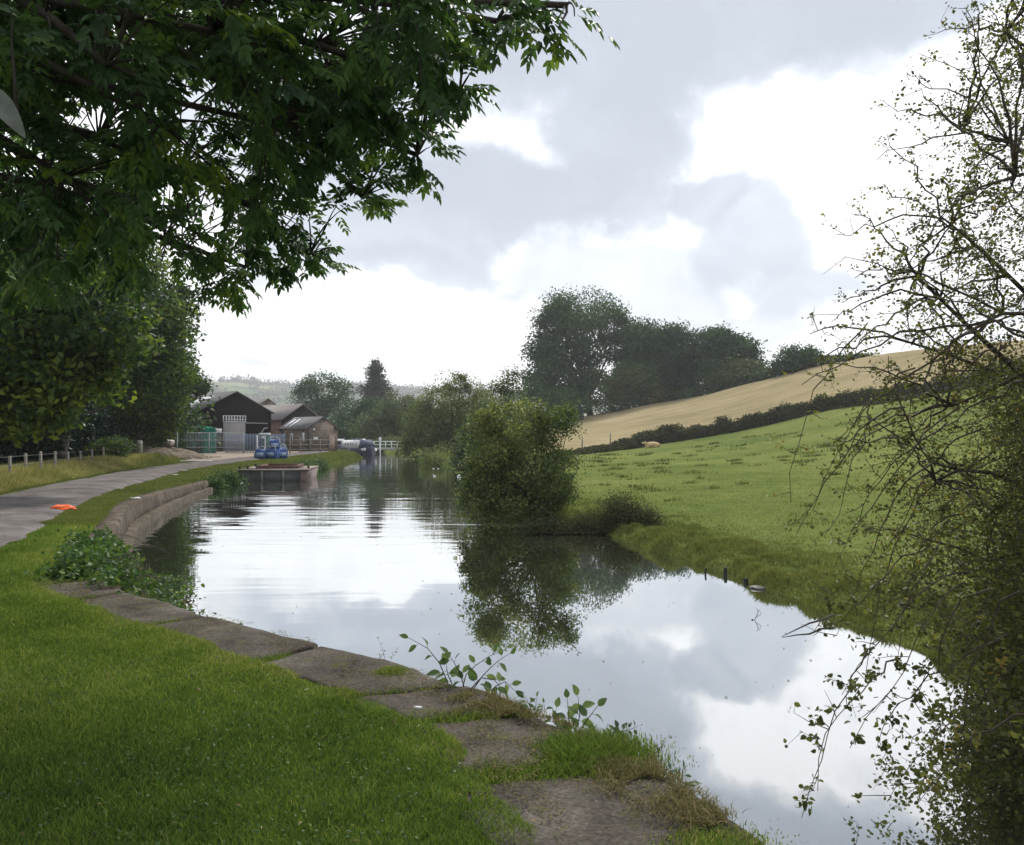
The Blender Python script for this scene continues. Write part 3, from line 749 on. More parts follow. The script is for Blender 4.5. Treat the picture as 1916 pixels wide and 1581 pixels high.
# verge and bank grass on the left, farther away
FX = [(-60, 23), (-18, 25.4), (19, 27.6), (48, 29.2), (77, 31), (103, 33), (128, 35), (150, 37), (173, 39.5), (193, 42), (206, 44), (223, 46.5), (237, 49)]
FT = [None]
def fence_band(rng):
    n = 130000; k = rng.random(n) * 11.999; i0 = k.astype(int); f = (k - i0)[:, None]
    fp = np.array([((a - CX) / F * D, D) for a, D in FX]); b = fp[i0] * (1 - f) + fp[i0 + 1] * f
    off = rng.uniform(-1.2, 2.6, n); x = b[:, 0] + off * .92; y = b[:, 1] + off * .35 - .5 * off
    pd = seg_dist(x, y, PATH)[0]; kp = pd > 1.5; x, y, off, pd = x[kp], y[kp], off[kp], pd[kp]; m = len(x)
    z = hzv(x, y); t = np.clip(.84 + .5 * (fbm(x * .7, y * .7, 98) - .5) + rng.normal(size=m) * .16 - .3 * sstep(1.2, 2.6, off), 0, 1); FT[0] = t
    h = (.34 + .5 * fbm(x * .9, y * .9, 99)) * rng.uniform(.5, 1.1, m) * np.clip((pd - 1.3) / 1.2, .2, 1)
    return np.stack([x, y, z - .02], 1), h, (.003 + .0005 * y) * rng.uniform(.7, 1.3, m)
def verge():
    rng = np.random.default_rng(14); n = 420000
    y = 15 + 70 * rng.random(n) ** 1.5; x = -y * rng.uniform(.05, .63, n)
    z, zone, dl, dr = HGT(x, y); pd, ps = seg_dist(x, y, PATH)
    keep = (zone == 0) & (pd > 1.25 + (fbm(x, y, 79) - .5) * .3) & (dl < 24) & ~((x < -19) & (y > 52) & (x > -33)) & ((dl > .30) | (y > 33.5))
    x, y, z, pd, ps, dl = x[keep], y[keep], z[keep], pd[keep], ps[keep], dl[keep]; m = len(x)
    tall = sstep(1.6, 3.2, pd) * (ps > 0)
    bank = sstep(1.2, .2, dl) * (y > 33)
    h = (.05 + .03 * rng.random(m)) + tall * (.2 + .5 * fbm(x * .8, y * .8, 95)) * rng.uniform(.5, 1.1, m) + bank * .2 * rng.random(m)
    w = (.004 + .0007 * y) * rng.uniform(.7, 1.3, m) * 1.3
    t = .5 * fbm(x * .6, y * .6, 96) + .3 * rng.random(m) + .12 + tall * .24 - bank * .15
    o = blades('fence_grass', *fence_band(rng), far_blade, None, FT[0], .5, rng)
    tag(o, 'tall straw-coloured grass standing along the wire fence', 'grass', kind='stuff')
    o = blades('verge_grass', np.stack([x, y, z - .02], 1), h, w, far_blade, None, t, .6, rng)
    tag(o, 'rough verge grass along both sides of the towpath, tall by the wire fence', 'grass', kind='stuff')
verge()

def extras():
    rng = np.random.default_rng(17)
    # coarse tussocks dotted over the pasture
    nt_ = 210; y = 9 + 62 * rng.random(nt_) ** .8; x = np.interp(y, RB[:, 1], RB[:, 0]) + .6 + rng.random(nt_) ** 1.3 * (4 + .62 * y)
    kk = rng.integers(25, 70, nt_); idx = np.repeat(np.arange(nt_), kk); m = len(idx); rad = rng.uniform(.06, .2, nt_) * (1 + y / 40)
    X = x[idx] + rng.normal(size=m) * rad[idx]; Y = y[idx] + rng.normal(size=m) * rad[idx] * .7
    z, zone, dl, dr = HGT(X, Y); hd, hs = seg_dist(X, Y, HW[:, :2]); k = (zone == 1) & ((hs < 0) | (Y < 40))
    X, Y, z, idx = X[k], Y[k], z[k], idx[k]; m = len(X)
    o = blades('pasture_tussocks', np.stack([X, Y, z - .02], 1), rng.uniform(.05, .13, m) * (1 + Y / 60), (.006 + .0009 * Y) * rng.uniform(.7, 1.3, m), far_blade, None, np.clip((rng.random(nt_) * .5)[idx] + .25 * rng.random(m), 0, 1), 1.0, rng)
    tag(o, 'darker coarse grass tussocks dotted over the sloping pasture', 'grass', kind='stuff')
    # fallen leaves on the lawn and floating on the canal
    n = 260; r = 3 + 9 * rng.random(n); a = np.radians(rng.uniform(-36, 10, n)); x = r * np.sin(a); y = r * np.cos(a); z, zone, dl, dr = HGT(x, y); k = (zone == 0); x, y, z = x[k], y[k], z[k]; m = len(x)
    o = leaf_cloud('fallen_leaves', np.stack([x, y, z + .03 * (seg_dist(x, y, LB)[0] > .7) + .024], 1), rng.uniform(.015, .04, m), rng.uniform(.008, .02, m), dry_blade, None, rng.random(m), 0, d=np.column_stack([rng.normal(size=(m, 2)), rng.normal(size=m) * .15]), nrm=np.column_stack([rng.normal(size=(m, 2)) * .3, np.ones(m)]), rng=rng)
    tag(o, 'few brown fallen leaves lying on the lawn and slabs', 'leaves', kind='stuff')
    n = 420; y = 4 + 34 * rng.random(n) ** 1.3; f = rng.random(n); f = np.where(rng.random(n) < .5, f ** 4, 1 - f ** 4 * .9)
    xl_ = np.interp(y, LB[:, 1], LB[:, 0]) + .12; xr_ = np.interp(y, RB[:, 1], RB[:, 0]) - .15; x = xl_ + (xr_ - xl_) * f
    o = leaf_cloud('floating_leaves', np.stack([x, y, np.full(n, WZ + .004)], 1), rng.uniform(.015, .04, n), rng.uniform(.01, .022, n), dry_blade, None, rng.random(n), 0, d=np.column_stack([rng.normal(size=(n, 2)), np.zeros(n)]), nrm=np.tile([0, 0, 1.0], (n, 1)), rng=rng)
    tag(o, 'small dead leaves and specks floating on the canal near its banks', 'leaves', kind='stuff')
extras()
def rbank():
    rng = np.random.default_rng(15); n = 850000
    y = 3 + 47 * rng.random(n) ** 1.2; xb = np.interp(y, RB[:, 1], RB[:, 0])
    x = xb - .3 + (rng.random(n) ** 1.7) * (3 + y * .55)
    z, zone, dl, dr = HGT(x, y)
    bb = fbm(x * 1.7, y * 1.7, 21, 3)
    near = sstep(3.2, .3, dr)
    keep = (zone == 1) & (z > WZ - .02) & (rng.random(n) < np.clip(.22 * sstep(45, 15, y) + .8 * near, 0, 1)) & (x / y < 1.15)
    x, y, z, dr, bb, near = x[keep], y[keep], z[keep], dr[keep], bb[keep], near[keep]; m = len(x)
    h = .022 + .02 * rng.random(m) + near * (.005 + .36 * np.clip(.5 * bb + .5 * fbm(x * 3.2, y * 3.2, 88) - .42, 0, .5)) * rng.uniform(.5, 1.2, m)
    w = (.003 + .00075 * y) * rng.uniform(.7, 1.3, m)
    t = .42 * fbm(x * .5, y * .5, 97) + .28 * bb + .3 * rng.random(m) + .06 - .02 * near
    o = blades('pasture_grass', np.stack([x, y, z - .012], 1), h, w, far_blade, None, t, .9, rng)
    tag(o, 'tussocky pasture grass running down to the water on the far bank', 'grass', kind='stuff')
rbank()
# ================================================================== NEAR ASH TREE (upper left)
def comp_leaf(base, d, up, L, nl, ls, rng):
    """pinnate leaf: returns leaf rows (C, d, n, L, W) and the rachis end"""
    d = d / np.linalg.norm(d); s = np.cross(d, up); s /= (np.linalg.norm(s) + 1e-9); n = np.cross(s, d)
    rows = []
    pairs = (nl - 1) // 2
    for k in range(pairs):
        f = .28 + .62 * k / max(1, pairs - 1)
        p = base + d * L * f - np.array([0, 0, 1]) * L * .18 * f * f
        for sg in (-1, 1):
            dd = d * .62 + s * sg * .85 - np.array([0, 0, .42]) + rng.normal(size=3) * .1
            rows.append((p, dd, n + rng.normal(size=3) * .25, ls * rng.uniform(.8, 1.12), ls * .42))
    p = base + d * L - np.array([0, 0, 1]) * L * .18
    rows.append((p - d * ls * .1, d - np.array([0, 0, .45]), n, ls * 1.1, ls * .44))
    return rows
def spine_leaf_cloud(name, rows, mat, parent, tint, rng):
    """leaflets with a pointed, gently folded outline: 6 verts, 4 tris"""
    C = np.array([r[0] for r in rows]); d = unit(np.array([r[1] for r in rows])); nn = np.array([r[2] for r in rows])
    L = np.array([r[3] for r in rows])[:, None]; W = np.array([r[4] for r in rows])[:, None]
    s = unit(np.cross(d, nn)); n = np.cross(s, d)
    V = np.stack([C, C + d * L * .3 + s * W * .5 + n * W * .18, C + d * L * .7 + s * W * .36 + n * W * .08 - n * L * .04, C + d * L - n * L * .14,
                  C + d * L * .7 - s * W * .36 + n * W * .08 - n * L * .04, C + d * L * .3 - s * W * .5 + n * W * .18], 1).reshape(-1, 3)
    b = np.arange(len(C))[:, None] * 6
    loops = (b + np.array([[0, 1, 2, 3, 0, 3, 4, 5]])).ravel()
    return raw_mesh(name, V, loops, np.full(2 * len(C), 4), mat, parent, np.repeat(tint, 6))

def ash():
    rng = np.random.default_rng(21); rg = random.Random(21)
    root = empty('ash_tree', (-8.6, 5.2, 0), 'big dark ash tree whose leafy boughs overhang the upper left corner', 'tree')
    O = np.array([-8.6, 5.2, 0])
    # bough ends read off the photo: (px, py, D)
    boughs = [(1060, 10, 4.3), (930, 40, 4.6), (860, 170, 5.0), (780, 290, 5.6), (680, 370, 6.0), (580, 475, 6.4), (460, 500, 7.2), (340, 470, 8), (500, 230, 5.2), (620, 130, 4.8),
              (300, 230, 4.6), (200, 120, 4.0), (400, 60, 4.2), (120, 330, 5.0), (250, 400, 6.0), (60, 480, 7), (700, 30, 4.6), (30, 200, 3.6)]
    mb = MB(); trunk = curve_pts((0, 0, -.3), (.5, .4, 7.5), .03, 8, rg)
    mb.tube(trunk, [.42, .36, .33, .3, .27, .24, .2, .15, .1], 12); mb.build('trunk', bark, root, True)
    br = MB(); anchors = []
    for (x, y, D) in boughs:
        e = np.array(P(x, y, D)) - O
        j = rg.choice((3, 4, 5, 6)); q = curve_pts(trunk[j], Vector(e), .10, 10, rg, sag=.06)
        br.tube(q, [.085 * (1 - .88 * i / 10) + .006 for i in range(11)], 7)
        anchors += [np.array(p) for p in q[3:]]
    anchors = np.array(anchors)
    # sprays: hand-read rim sprays + fill inside the crown outline
    rim = [(1075, 30, 4.0, 5), (1045, 55, 4.1, 5), (1000, 60, 4.2, 6), (960, 50, 4.2, 6), (1020, 15, 4.2, 5), (960, 5, 4.3, 5), (905, 50, 4.4, 6), (870, 20, 4.5, 5), (800, 8, 4.4, 3), (860, 75, 4.7, 7), (885, 130, 4.9, 5),
           (850, 150, 5.0, 7), (870, 165, 5.0, 4), (820, 190, 5.1, 7), (790, 215, 5.2, 6), (805, 275, 5.5, 5), (790, 310, 5.6, 5), (770, 260, 5.5, 6), (740, 320, 5.7, 7), (760, 285, 5.6, 5), (700, 370, 6.0, 8), (670, 350, 6.0, 7), (650, 385, 6.1, 6), (700, 330, 5.9, 6), (640, 320, 6, 4), (725, 350, 6, 4),
           (600, 465, 6.4, 7), (570, 480, 6.5, 8), (530, 490, 6.6, 8), (490, 500, 6.8, 8), (450, 510, 7, 8), (420, 535, 7.2, 8), (550, 455, 6.4, 6), (480, 460, 6.6, 8), (410, 500, 7, 8), (620, 490, 6.4, 4), (360, 500, 7.6, 8), (440, 545, 7.2, 6),
           (560, 330, 6, 7), (590, 290, 6, 7), (540, 380, 6.2, 7), (500, 420, 6.3, 8), (620, 250, 5.6, 8), (580, 400, 6.2, 3), (555, 420, 6.2, 4), (800, 120, 4.9, 7), (730, 200, 5.2, 8), (690, 250, 5.4, 8), (660, 290, 5.6, 7)]
    poly = [(-180, -160), (880, -160), (850, 10), (850, 110), (800, 190), (745, 235), (640, 250), (600, 300), (540, 350), (520, 400), (480, 440), (400, 480), (330, 480), (250, 520), (120, 560), (-180, 620)]
    def inside(x, y):
        c = False; j = len(poly) - 1
        for i in range(len(poly)):
            xi, yi = poly[i]; xj, yj = poly[j]
            if (yi > y) != (yj > y) and x < (xj - xi) * (y - yi) / (yj - yi) + xi: c = not c
            j = i
        return c
    sprays = [(x, y, D, k) for x, y, D, k in rim] + [(x + rg.uniform(-22, 14), y + rg.uniform(-24, 16), D + rg.uniform(-.3, .5), k) for x, y, D, k in rim if x < 1000]
    while len(sprays) < 1060:
        x = rg.uniform(-180, 880); y = rg.uniform(-160, 620)
        if not inside(x, y): continue
        near = max(0, 1 - x / 700)
        D = rg.uniform(3.4, 5.2) + rg.random() ** 1.5 * 4.5 * (.5 + .5 * near) + y / 400
        # gaps where the sky glitters through
        if fbm(np.array(x / 95.), np.array(y / 95.), 61, 2) > .66 and rg.random() < .9 and x > 120: continue
        sprays.append((x, y, D, rg.choice((6, 7, 8, 9))))
    rows = []; tint = []
    for (x, y, D, k) in sprays:
        c = np.array(P(x, y, D)) - O
        j = np.argmin(((anchors - c) ** 2).sum(1) + (anchors[:, 0] > c[0]) * .3); a = anchors[j]
        v = c - a; Lv = np.linalg.norm(v)
        if Lv > 1.5: a = c - v / Lv * rg.uniform(.5, 1.1)
        q = curve_pts(a, c, .12, 4, rg, sag=.03)
        br.tube(q, [.009, .007, .006, .004, .003], 4)
        t0 = rng.random() * .5 + .1 + (.25 if rng.random() < .28 else 0)
        dirn = (c - a) / (np.linalg.norm(c - a) + 1e-6)
        for m in range(k):
            f = rng.uniform(.35, 1.0); p = a + (c - a) * f if m else c
            p = np.array(q[min(4, int(f * 4) + 1)]) if m else c
            ph = rng.uniform(0, 2 * math.pi)
            d = dirn * .8 + np.array([math.cos(ph), math.sin(ph), 0]) * .9 + np.array([0, 0, rng.uniform(-.55, .35)])
            L = rng.uniform(.13, .2) ; nl = rng.choice((7, 9, 9, 11))
            r = comp_leaf(p, d, np.array([rng.normal() * .3, rng.normal() * .3, 1]), L, nl, rng.uniform(.055, .08), rng)
            rows += r; tt = np.clip(t0 + rng.normal() * .12, 0, 1); tint += [np.clip(tt + rng.normal() * .08, 0, 1) for _ in r]
    br.build('branches', bark, root, True)
    spine_leaf_cloud('crown', rows, ash_leaf, root, np.array(tint), rng)
    # one leaf close to the lens at the left edge
    a_ = np.array(P(-22, 160, 1.05)) - O; d_ = (np.array(P(42, 248, 1.04)) - np.array(P(-22, 160, 1.05))); L_ = np.linalg.norm(d_); d_ /= L_
    s_ = np.cross(d_, [.2, -1, .3]); s_ /= np.linalg.norm(s_); n_ = np.cross(s_, d_); V = []; K = 14
    for i in range(K + 1):
        f = i / K; w = .0125 * math.sin(math.pi * f ** .8) ** .8 if 0 < f < 1 else 0
        c = a_ + d_ * L_ * f - n_ * .012 * f * f
        V += [c - s_ * w + n_ * w * .3, c, c + s_ * w + n_ * w * .3]
    q = []
    for i in range(K): q += [i * 3, i * 3 + 1, i * 3 + 4, i * 3 + 3, i * 3 + 1, i * 3 + 2, i * 3 + 5, i * 3 + 4]
    raw_mesh('near_leaf', V, q, np.full(K * 2, 4), M_noise('pale_leaf_underside', [(.35, (.09, .10, .08)), (.65, (.14, .15, .13))], 60, 4, .7, .3, .002), root, smooth=True)
ash()

# ================================================================== WOODLAND ON THE LEFT
tree('sycamore_tree', 'bright yellow-green sycamore low behind the wire fence at the left edge', 'tree', 22, (-260, 900), [(20, 640, 150, 110), (120, 700, 90, 75), (40, 760, 80, 45), (160, 600, 110, 90), (-120, 640, 120, 170, 2)], 26000, .2, wood_leaf, .3, 'woodland trees left of the towpath', per=70, clump=.15, seed=51, tintb=.12, zbase=0)
tree('sycamore_tree', 'sycamore with a pale trunk rising behind the ivy bush', 'tree', 42, (104, 875), [(210, 620, 120, 110), (250, 690, 95, 60), (120, 560, 150, 120, 2), (290, 600, 70, 60), (180, 500, 140, 110, 3), (320, 585, 45, 50, 4), (335, 560, 30, 22, 4)], 30000, .26, wood_leaf, .28, 'woodland trees left of the towpath', barkpale, per=70, clump=.15, seed=52, tintb=.14, zbase=0, limbs=30)
tree('woodland_tree', 'rounded woodland tree leaning toward the black shed beside the towpath', 'tree', 54, (255, 862), [(285, 690, 60, 60), (305, 740, 42, 46), (250, 760, 75, 60), (280, 795, 55, 32), (335, 700, 26, 24), (240, 650, 60, 60, 3), (300, 770, 28, 28)], 28000, .22, wood_leaf, .35, 'woodland trees left of the towpath', per=70, clump=.14, seed=53, tintb=.14, zbase=0)
tree('woodland_tree', 'farther woodland tree peeping over the left end of the shed roof', 'tree', 72, (330, 850), [(350, 722, 32, 22), (378, 724, 20, 11), (325, 695, 40, 36), (290, 740, 40, 50), (340, 712, 30, 22)], 12000, .27, wood_leaf, .4, 'woodland trees left of the towpath', per=24, clump=.12, seed=54, tintb=.05, zbase=0)
tree('woodland_tree', 'dark woodland tree deep in the shade past the left edge', 'tree', 34, (-60, 880), [(-80, 600, 200, 150), (-60, 740, 200, 80), (60, 780, 90, 50, 4)], 22000, .2, wood_leaf, .35, 'woodland trees left of the towpath', per=28, clump=.12, seed=55, tintb=-.25, zbase=0)
tree('ivy_bush', 'dark blue-green ivy-covered bush behind the tall verge grass', 'bush', 50, (150, 868), [(150, 815, 58, 50), (100, 845, 50, 36), (190, 850, 40, 34), (140, 785, 36, 24)], 22000, .15, ivy_leaf, .1, None, per=50, clump=.14, seed=56, zbase=0, shell=.3)
tree('bush', 'low green bush between the ivy bush and the striped post', 'bush', 44, (225, 870), [(205, 845, 32, 24), (226, 838, 22, 24, 3), (300, 815, 28, 20, 14)], 8000, .12, wood_leaf, .08, None, per=26, clump=.14, seed=57, tintb=.1, zbase=0, shell=.3)
def dark_wood():
    rng = np.random.default_rng(58); n = 46000
    x = rng.uniform(-75, -27, n); y = 62 + (x + 50) * .25 + rng.normal(size=n) * 5
    z = rng.random(n) ** 1.0 * (9 + 5 * fbm(x * .2, y * .2, 3)) * sstep(-25, -31, x)
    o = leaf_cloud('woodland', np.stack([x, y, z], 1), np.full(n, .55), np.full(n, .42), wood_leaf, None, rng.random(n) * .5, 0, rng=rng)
    tag(o, 'unlit depths of the wood behind the wire fence on the left', 'woods', kind='stuff')
    n = 26000
    n = 46000; pxu = rng.uniform(-500, 300, n); D0 = np.interp(pxu, [-500, -60, 19, 103, 173, 237, 300], [24, 30, 36, 41, 46, 55, 62]) + np.abs(rng.normal(size=n)) * 3
    x = (pxu - CX) / F * D0; y = D0; z = rng.random(n) * (2.2 + 1.8 * fbm(x * .6, y * .6, 12))
    k = (x / y < -.40); o = leaf_cloud('undergrowth', np.stack([x, y, z], 1)[k], np.full(k.sum(), .34), np.full(k.sum(), .27), ivy_leaf, None, rng.random(k.sum()) * .4, 0, rng=rng)  # low leaf tint puts the wood's shade into the undergrowth colour
    tag(o, 'undergrowth with shade in its dark leaf tint, filling the edge of the wood behind the fence', 'undergrowth', kind='stuff')
dark_wood()

# ================================================================== TREES ALONG THE FAR BANK AND HILL
HG = 'oaks and scrub along the crest of the stubble field'
tree('oak_tree', 'tallest oak on the hill crest, open crown with sky showing through its limbs', 'tree', 142, (1108, 790), [(1090, 590, 75, 42), (1150, 610, 32, 34), (1040, 600, 36, 30), (1050, 660, 58, 36), (1120, 650, 55, 36), (1165, 655, 22, 30), (1020, 650, 30, 28), (1010, 700, 30, 38), (1040, 725, 48, 46), (1110, 720, 55, 42), (1020, 745, 38, 32)], 38000, .44, oak_leaf, .6, HG, per=140, clump=.19, seed=61, shell=.5, limbs=90, tintb=.05)
tree('oak_tree', 'second oak on the crest, dense dark crown right of the tallest one', 'tree', 140, (1225, 765), [(1195, 640, 38, 42), (1230, 650, 42, 44), (1205, 700, 50, 45), (1240, 710, 36, 40)], 26000, .44, oak_leaf, .6, HG, per=60, clump=.16, seed=62, limbs=30)
tree('oak_tree', 'third oak on the crest with pale gaps low in its crown', 'tree', 138, (1280, 752), [(1272, 650, 34, 42), (1265, 690, 34, 30), (1300, 680, 22, 34), (1285, 715, 24, 22)], 12000, .44, oak_leaf, .5, HG, per=60, clump=.17, seed=63, limbs=30)
tree('oak_tree', 'fourth oak on the crest, broad dome above an olive thicket', 'tree', 135, (1335, 742), [(1345, 645, 38, 30), (1375, 660, 42, 32), (1400, 690, 30, 32), (1340, 690, 30, 34), (1365, 700, 45, 28)], 25000, .44, oak_leaf, .5, HG, per=60, clump=.16, seed=64, limbs=30)
tree('thorn_thicket', 'reddish-brown thicket at the foot of the tallest oak', 'bush', 136, (1175, 782), [(1180, 720, 52, 48), (1140, 745, 40, 36), (1215, 745, 30, 30)], 13000, .38, oak_leaf, .3, HG, per=60, clump=.15, seed=65, tintb=.38, shell=.3, limbs=10)
tree('thorn_thicket', 'olive green thicket under the fourth oak near the field edge', 'bush', 130, (1385, 735), [(1385, 705, 46, 32), (1350, 715, 26, 22), (1420, 712, 22, 20)], 11000, .36, willow_leaf, .25, HG, per=60, clump=.15, seed=66, tintb=-.12, shell=.3, limbs=10)
tree('hawthorn_tree', 'small round hawthorn standing alone at the right end of the crest trees', 'tree', 122, (1490, 706), [(1485, 675, 32, 28), (1515, 672, 22, 24), (1460, 690, 18, 16)], 8000, .34, oak_leaf, .25, HG, per=24, clump=.12, seed=67, tintb=.1, shell=.3)
tree('scrub_bush', 'bushy olive scrub below the tallest oak beside the canal trees', 'bush', 128, (1040, 795), [(1020, 765, 40, 30), (1060, 760, 40, 30), (1000, 750, 26, 40)], 9000, .36, oak_leaf, .2, HG, per=24, clump=.12, seed=68, shell=.3, limbs=8)
def crest_hedge():
    rng = np.random.default_rng(70); n = 9000
    pts = np.array([tuple(P(*p)) for p in [(1230, 757, 135), (1300, 745, 132), (1380, 730, 128), (1440, 712, 125), (1540, 682, 120), (1620, 668, 118)]])
    t = rng.random(n) * 4.999; i0 = t.astype(int); f = (t - i0)[:, None]
    c = pts[i0] * (1 - f) + pts[i0 + 1] * f
    c[:, 2] = hzv(c[:, 0], c[:, 1]) + rng.random(n) * (1.3 - .8 * sstep(3.5, 5, t)); c[:, :2] += rng.normal(size=(n, 2)) * .7
    tag(leaf_cloud('crest_hedge', c, np.full(n, .36), np.full(n, .25), oak_leaf, None, None, 0, rng=rng), 'thin dark hedge along the skyline behind the stubble field', 'hedge')
crest_hedge()
WG = 'trees lining the far side of the canal'
tree('willow_tree', 'broad olive willow in the middle distance with wispy top shoots', 'tree', 78, (850, 862), [(850, 760, 70, 52), (800, 800, 50, 50), (890, 790, 60, 60), (790, 835, 45, 26), (850, 835, 70, 26), (838, 858, 48, 18, -17), (812, 850, 30, 20, -10), (852, 715, 18, 18), (868, 722, 14, 14), (835, 728, 16, 14)], 34000, .18, willow_leaf, .35, WG, per=90, clump=.14, seed=71, tintb=.12, shell=.5, zbase=-.3, limbs=30)
tree('willow_tree', 'brownish willow between the far one and the alder on the point', 'tree', 50, (925, 895), [(930, 790, 55, 42), (900, 840, 48, 50), (970, 790, 50, 45), (940, 850, 60, 45), (890, 872, 36, 26), (868, 850, 22, 30)], 32000, .14, willow_leaf, .25, WG, per=70, clump=.14, seed=72, tintb=-.08, shell=.35, zbase=-.3, limbs=24)
tree('alder_tree', 'low domed alder far beyond the footbridge', 'tree', 125, (740, 845), [(740, 770, 45, 38), (770, 790, 45, 45), (700, 800, 50, 32), (735, 815, 60, 28), (735, 836, 50, 18, -12), (722, 838, 34, 14, -14)], 18000, .3, willow_leaf, .4, WG, per=28, clump=.12, seed=73, tintb=-.2, shell=.35, zbase=-.2)
tree('alder_tree', 'dark rounded tree behind the moored narrowboat', 'tree', 140, (670, 845), [(668, 790, 32, 25), (640, 805, 35, 30), (690, 770, 28, 25), (660, 825, 45, 20)], 12000, .32, oak_leaf, .4, WG, per=26, clump=.12, seed=74, shell=.35, zbase=0)
tree('oak_tree', 'sparse open-crowned oak behind the small stone building', 'tree', 165, (600, 850), [(600, 715, 36, 18), (640, 722, 26, 16), (565, 728, 20, 14), (590, 750, 45, 25), (640, 755, 25, 25), (600, 785, 45, 30)], 8500, .42, oak_leaf, .55, None, per=18, clump=.13, seed=75, shell=.4, limbs=60, tintb=.08, zbase=0)
tree('birch_sapling', 'thin young tree with separate leafy shoots between the willows and oak', 'tree', 62, (950, 860), [(935, 725, 22, 20), (952, 705, 14, 26), (965, 700, 6, 20), (925, 722, 10, 10), (955, 745, 25, 25), (970, 730, 12, 20)], 1700, .17, alder_leaf, .08, None, per=8, clump=.10, seed=76, shell=.1, limbs=46, zbase=-.2)
def conifer():
    rng = np.random.default_rng(77); D = 200; b = P(703, 842, D); b.z = 0; t = P(703, 674, D); Hh = t.z
    root = empty('conifer_tree', b, 'dark pointed conifer standing above the distant round trees', 'tree')
    mb = MB(); mb.tube([(0, 0, 0), (0, 0, Hh * .6), (0, 0, Hh)], [.4, .25, .04], 7); C = []
    for k in range(150):
        z = Hh * (1 - rng.random() ** .9 * .72); w = (Hh - z) / Hh
        r = (.5 + w * 10.5) * rng.uniform(.45, 1.05) * (1.0 if w > .1 else .8); a = rng.uniform(0, 6.283)
        e = np.array([math.cos(a) * r, math.sin(a) * r, z + r * .12])
        mb.tube([(0, 0, z), tuple(e)], [.07, .03], 4)
        m = int(20 + 90 * w); f = rng.random(m)[:, None] ** .8
        C.append(np.array([0, 0, z]) * (1 - f) + e * f + rng.normal(size=(m, 3)) * [.55, .55, .28])
    C = np.concatenate(C); n = len(C)
    leaf_cloud('crown', C, np.full(n, .7), np.full(n, .32), pine_leaf, root, None, .2, rng=rng); mb.build('trunk', bark, root)
conifer()
tree('alder_tree', 'leafy alder bush on the grassy point, mirrored in the still water', 'tree', 20.6, (1040, 1003), [(965, 795, 72, 42), (1040, 790, 40, 40), (915, 835, 52, 56), (895, 890, 34, 40), (1000, 880, 78, 70), (905, 925, 42, 48), (960, 940, 72, 48), (1040, 900, 40, 60), (1050, 960, 30, 34), (1000, 955, 48, 40), (920, 780, 36, 26), (1056, 776, 18, 18), (870, 915, 20, 22)],
     31000, .072, alder_leaf, .06, None, per=70, clump=.15, seed=78, shell=.45, limbs=120, droop=.4, zbase=-.35, tintb=.15)
tree('bramble_bush', 'dark twiggy bramble mound on the bank right of the alder', 'bush', 18.9, (1165, 1005), [(1165, 964, 52, 40), (1120, 985, 42, 30), (1205, 975, 38, 28), (1085, 985, 30, 24), (1050, 995, 40, 26), (1010, 990, 45, 20)], 20000, .042, hedge_leaf, .03, None, per=20, clump=.15, seed=79, shell=.2, limbs=60, zbase=-.4)

def hedge():
    rng = np.random.default_rng(80); n = 52000
    t = rng.random(n) * 10.999; i0 = t.astype(int); f = (t - i0)[:, None]
    c = HW[i0] * (1 - f) + HW[i0 + 1] * f
    pxs = np.interp(t, np.arange(12), [h[0] for h in HEDGE])
    hgt = np.interp(pxs, [1070, 1120, 1160, 1210, 1250, 1300, 1350, 1420, 1560, 1700, 2600], [.35, .5, .9, 1.5, 1.7, 1.0, 1.3, 1.35, 1.3, 1.2, 1.2]) * (.5 + 1.0 * fbm(pxs * .06, pxs * 0, 8))
    wd = np.where(pxs < 1330, .9, .55)
    ang = rng.random(n) * math.pi; rd = rng.random(n) ** .35
    c[:, 1] += np.cos(ang) * rd * wd * 1.2; c[:, 0] += rng.normal(size=n) * .3
    c[:, 2] = hzv(c[:, 0], c[:, 1]) + np.sin(ang) * rd * hgt
    o = leaf_cloud('field_hedge', c, rng.uniform(.14, .3, n), rng.uniform(.1, .2, n), hedge_leaf, None, np.clip(.55 * fbm(c[:, 0] * .5, c[:, 2] * 1.5, 9) + .35 * rng.random(n), 0, 1), 0, rng=rng)
    tag(o, 'dark trimmed hedge climbing the slope between green pasture and tan stubble', 'hedge')
hedge()

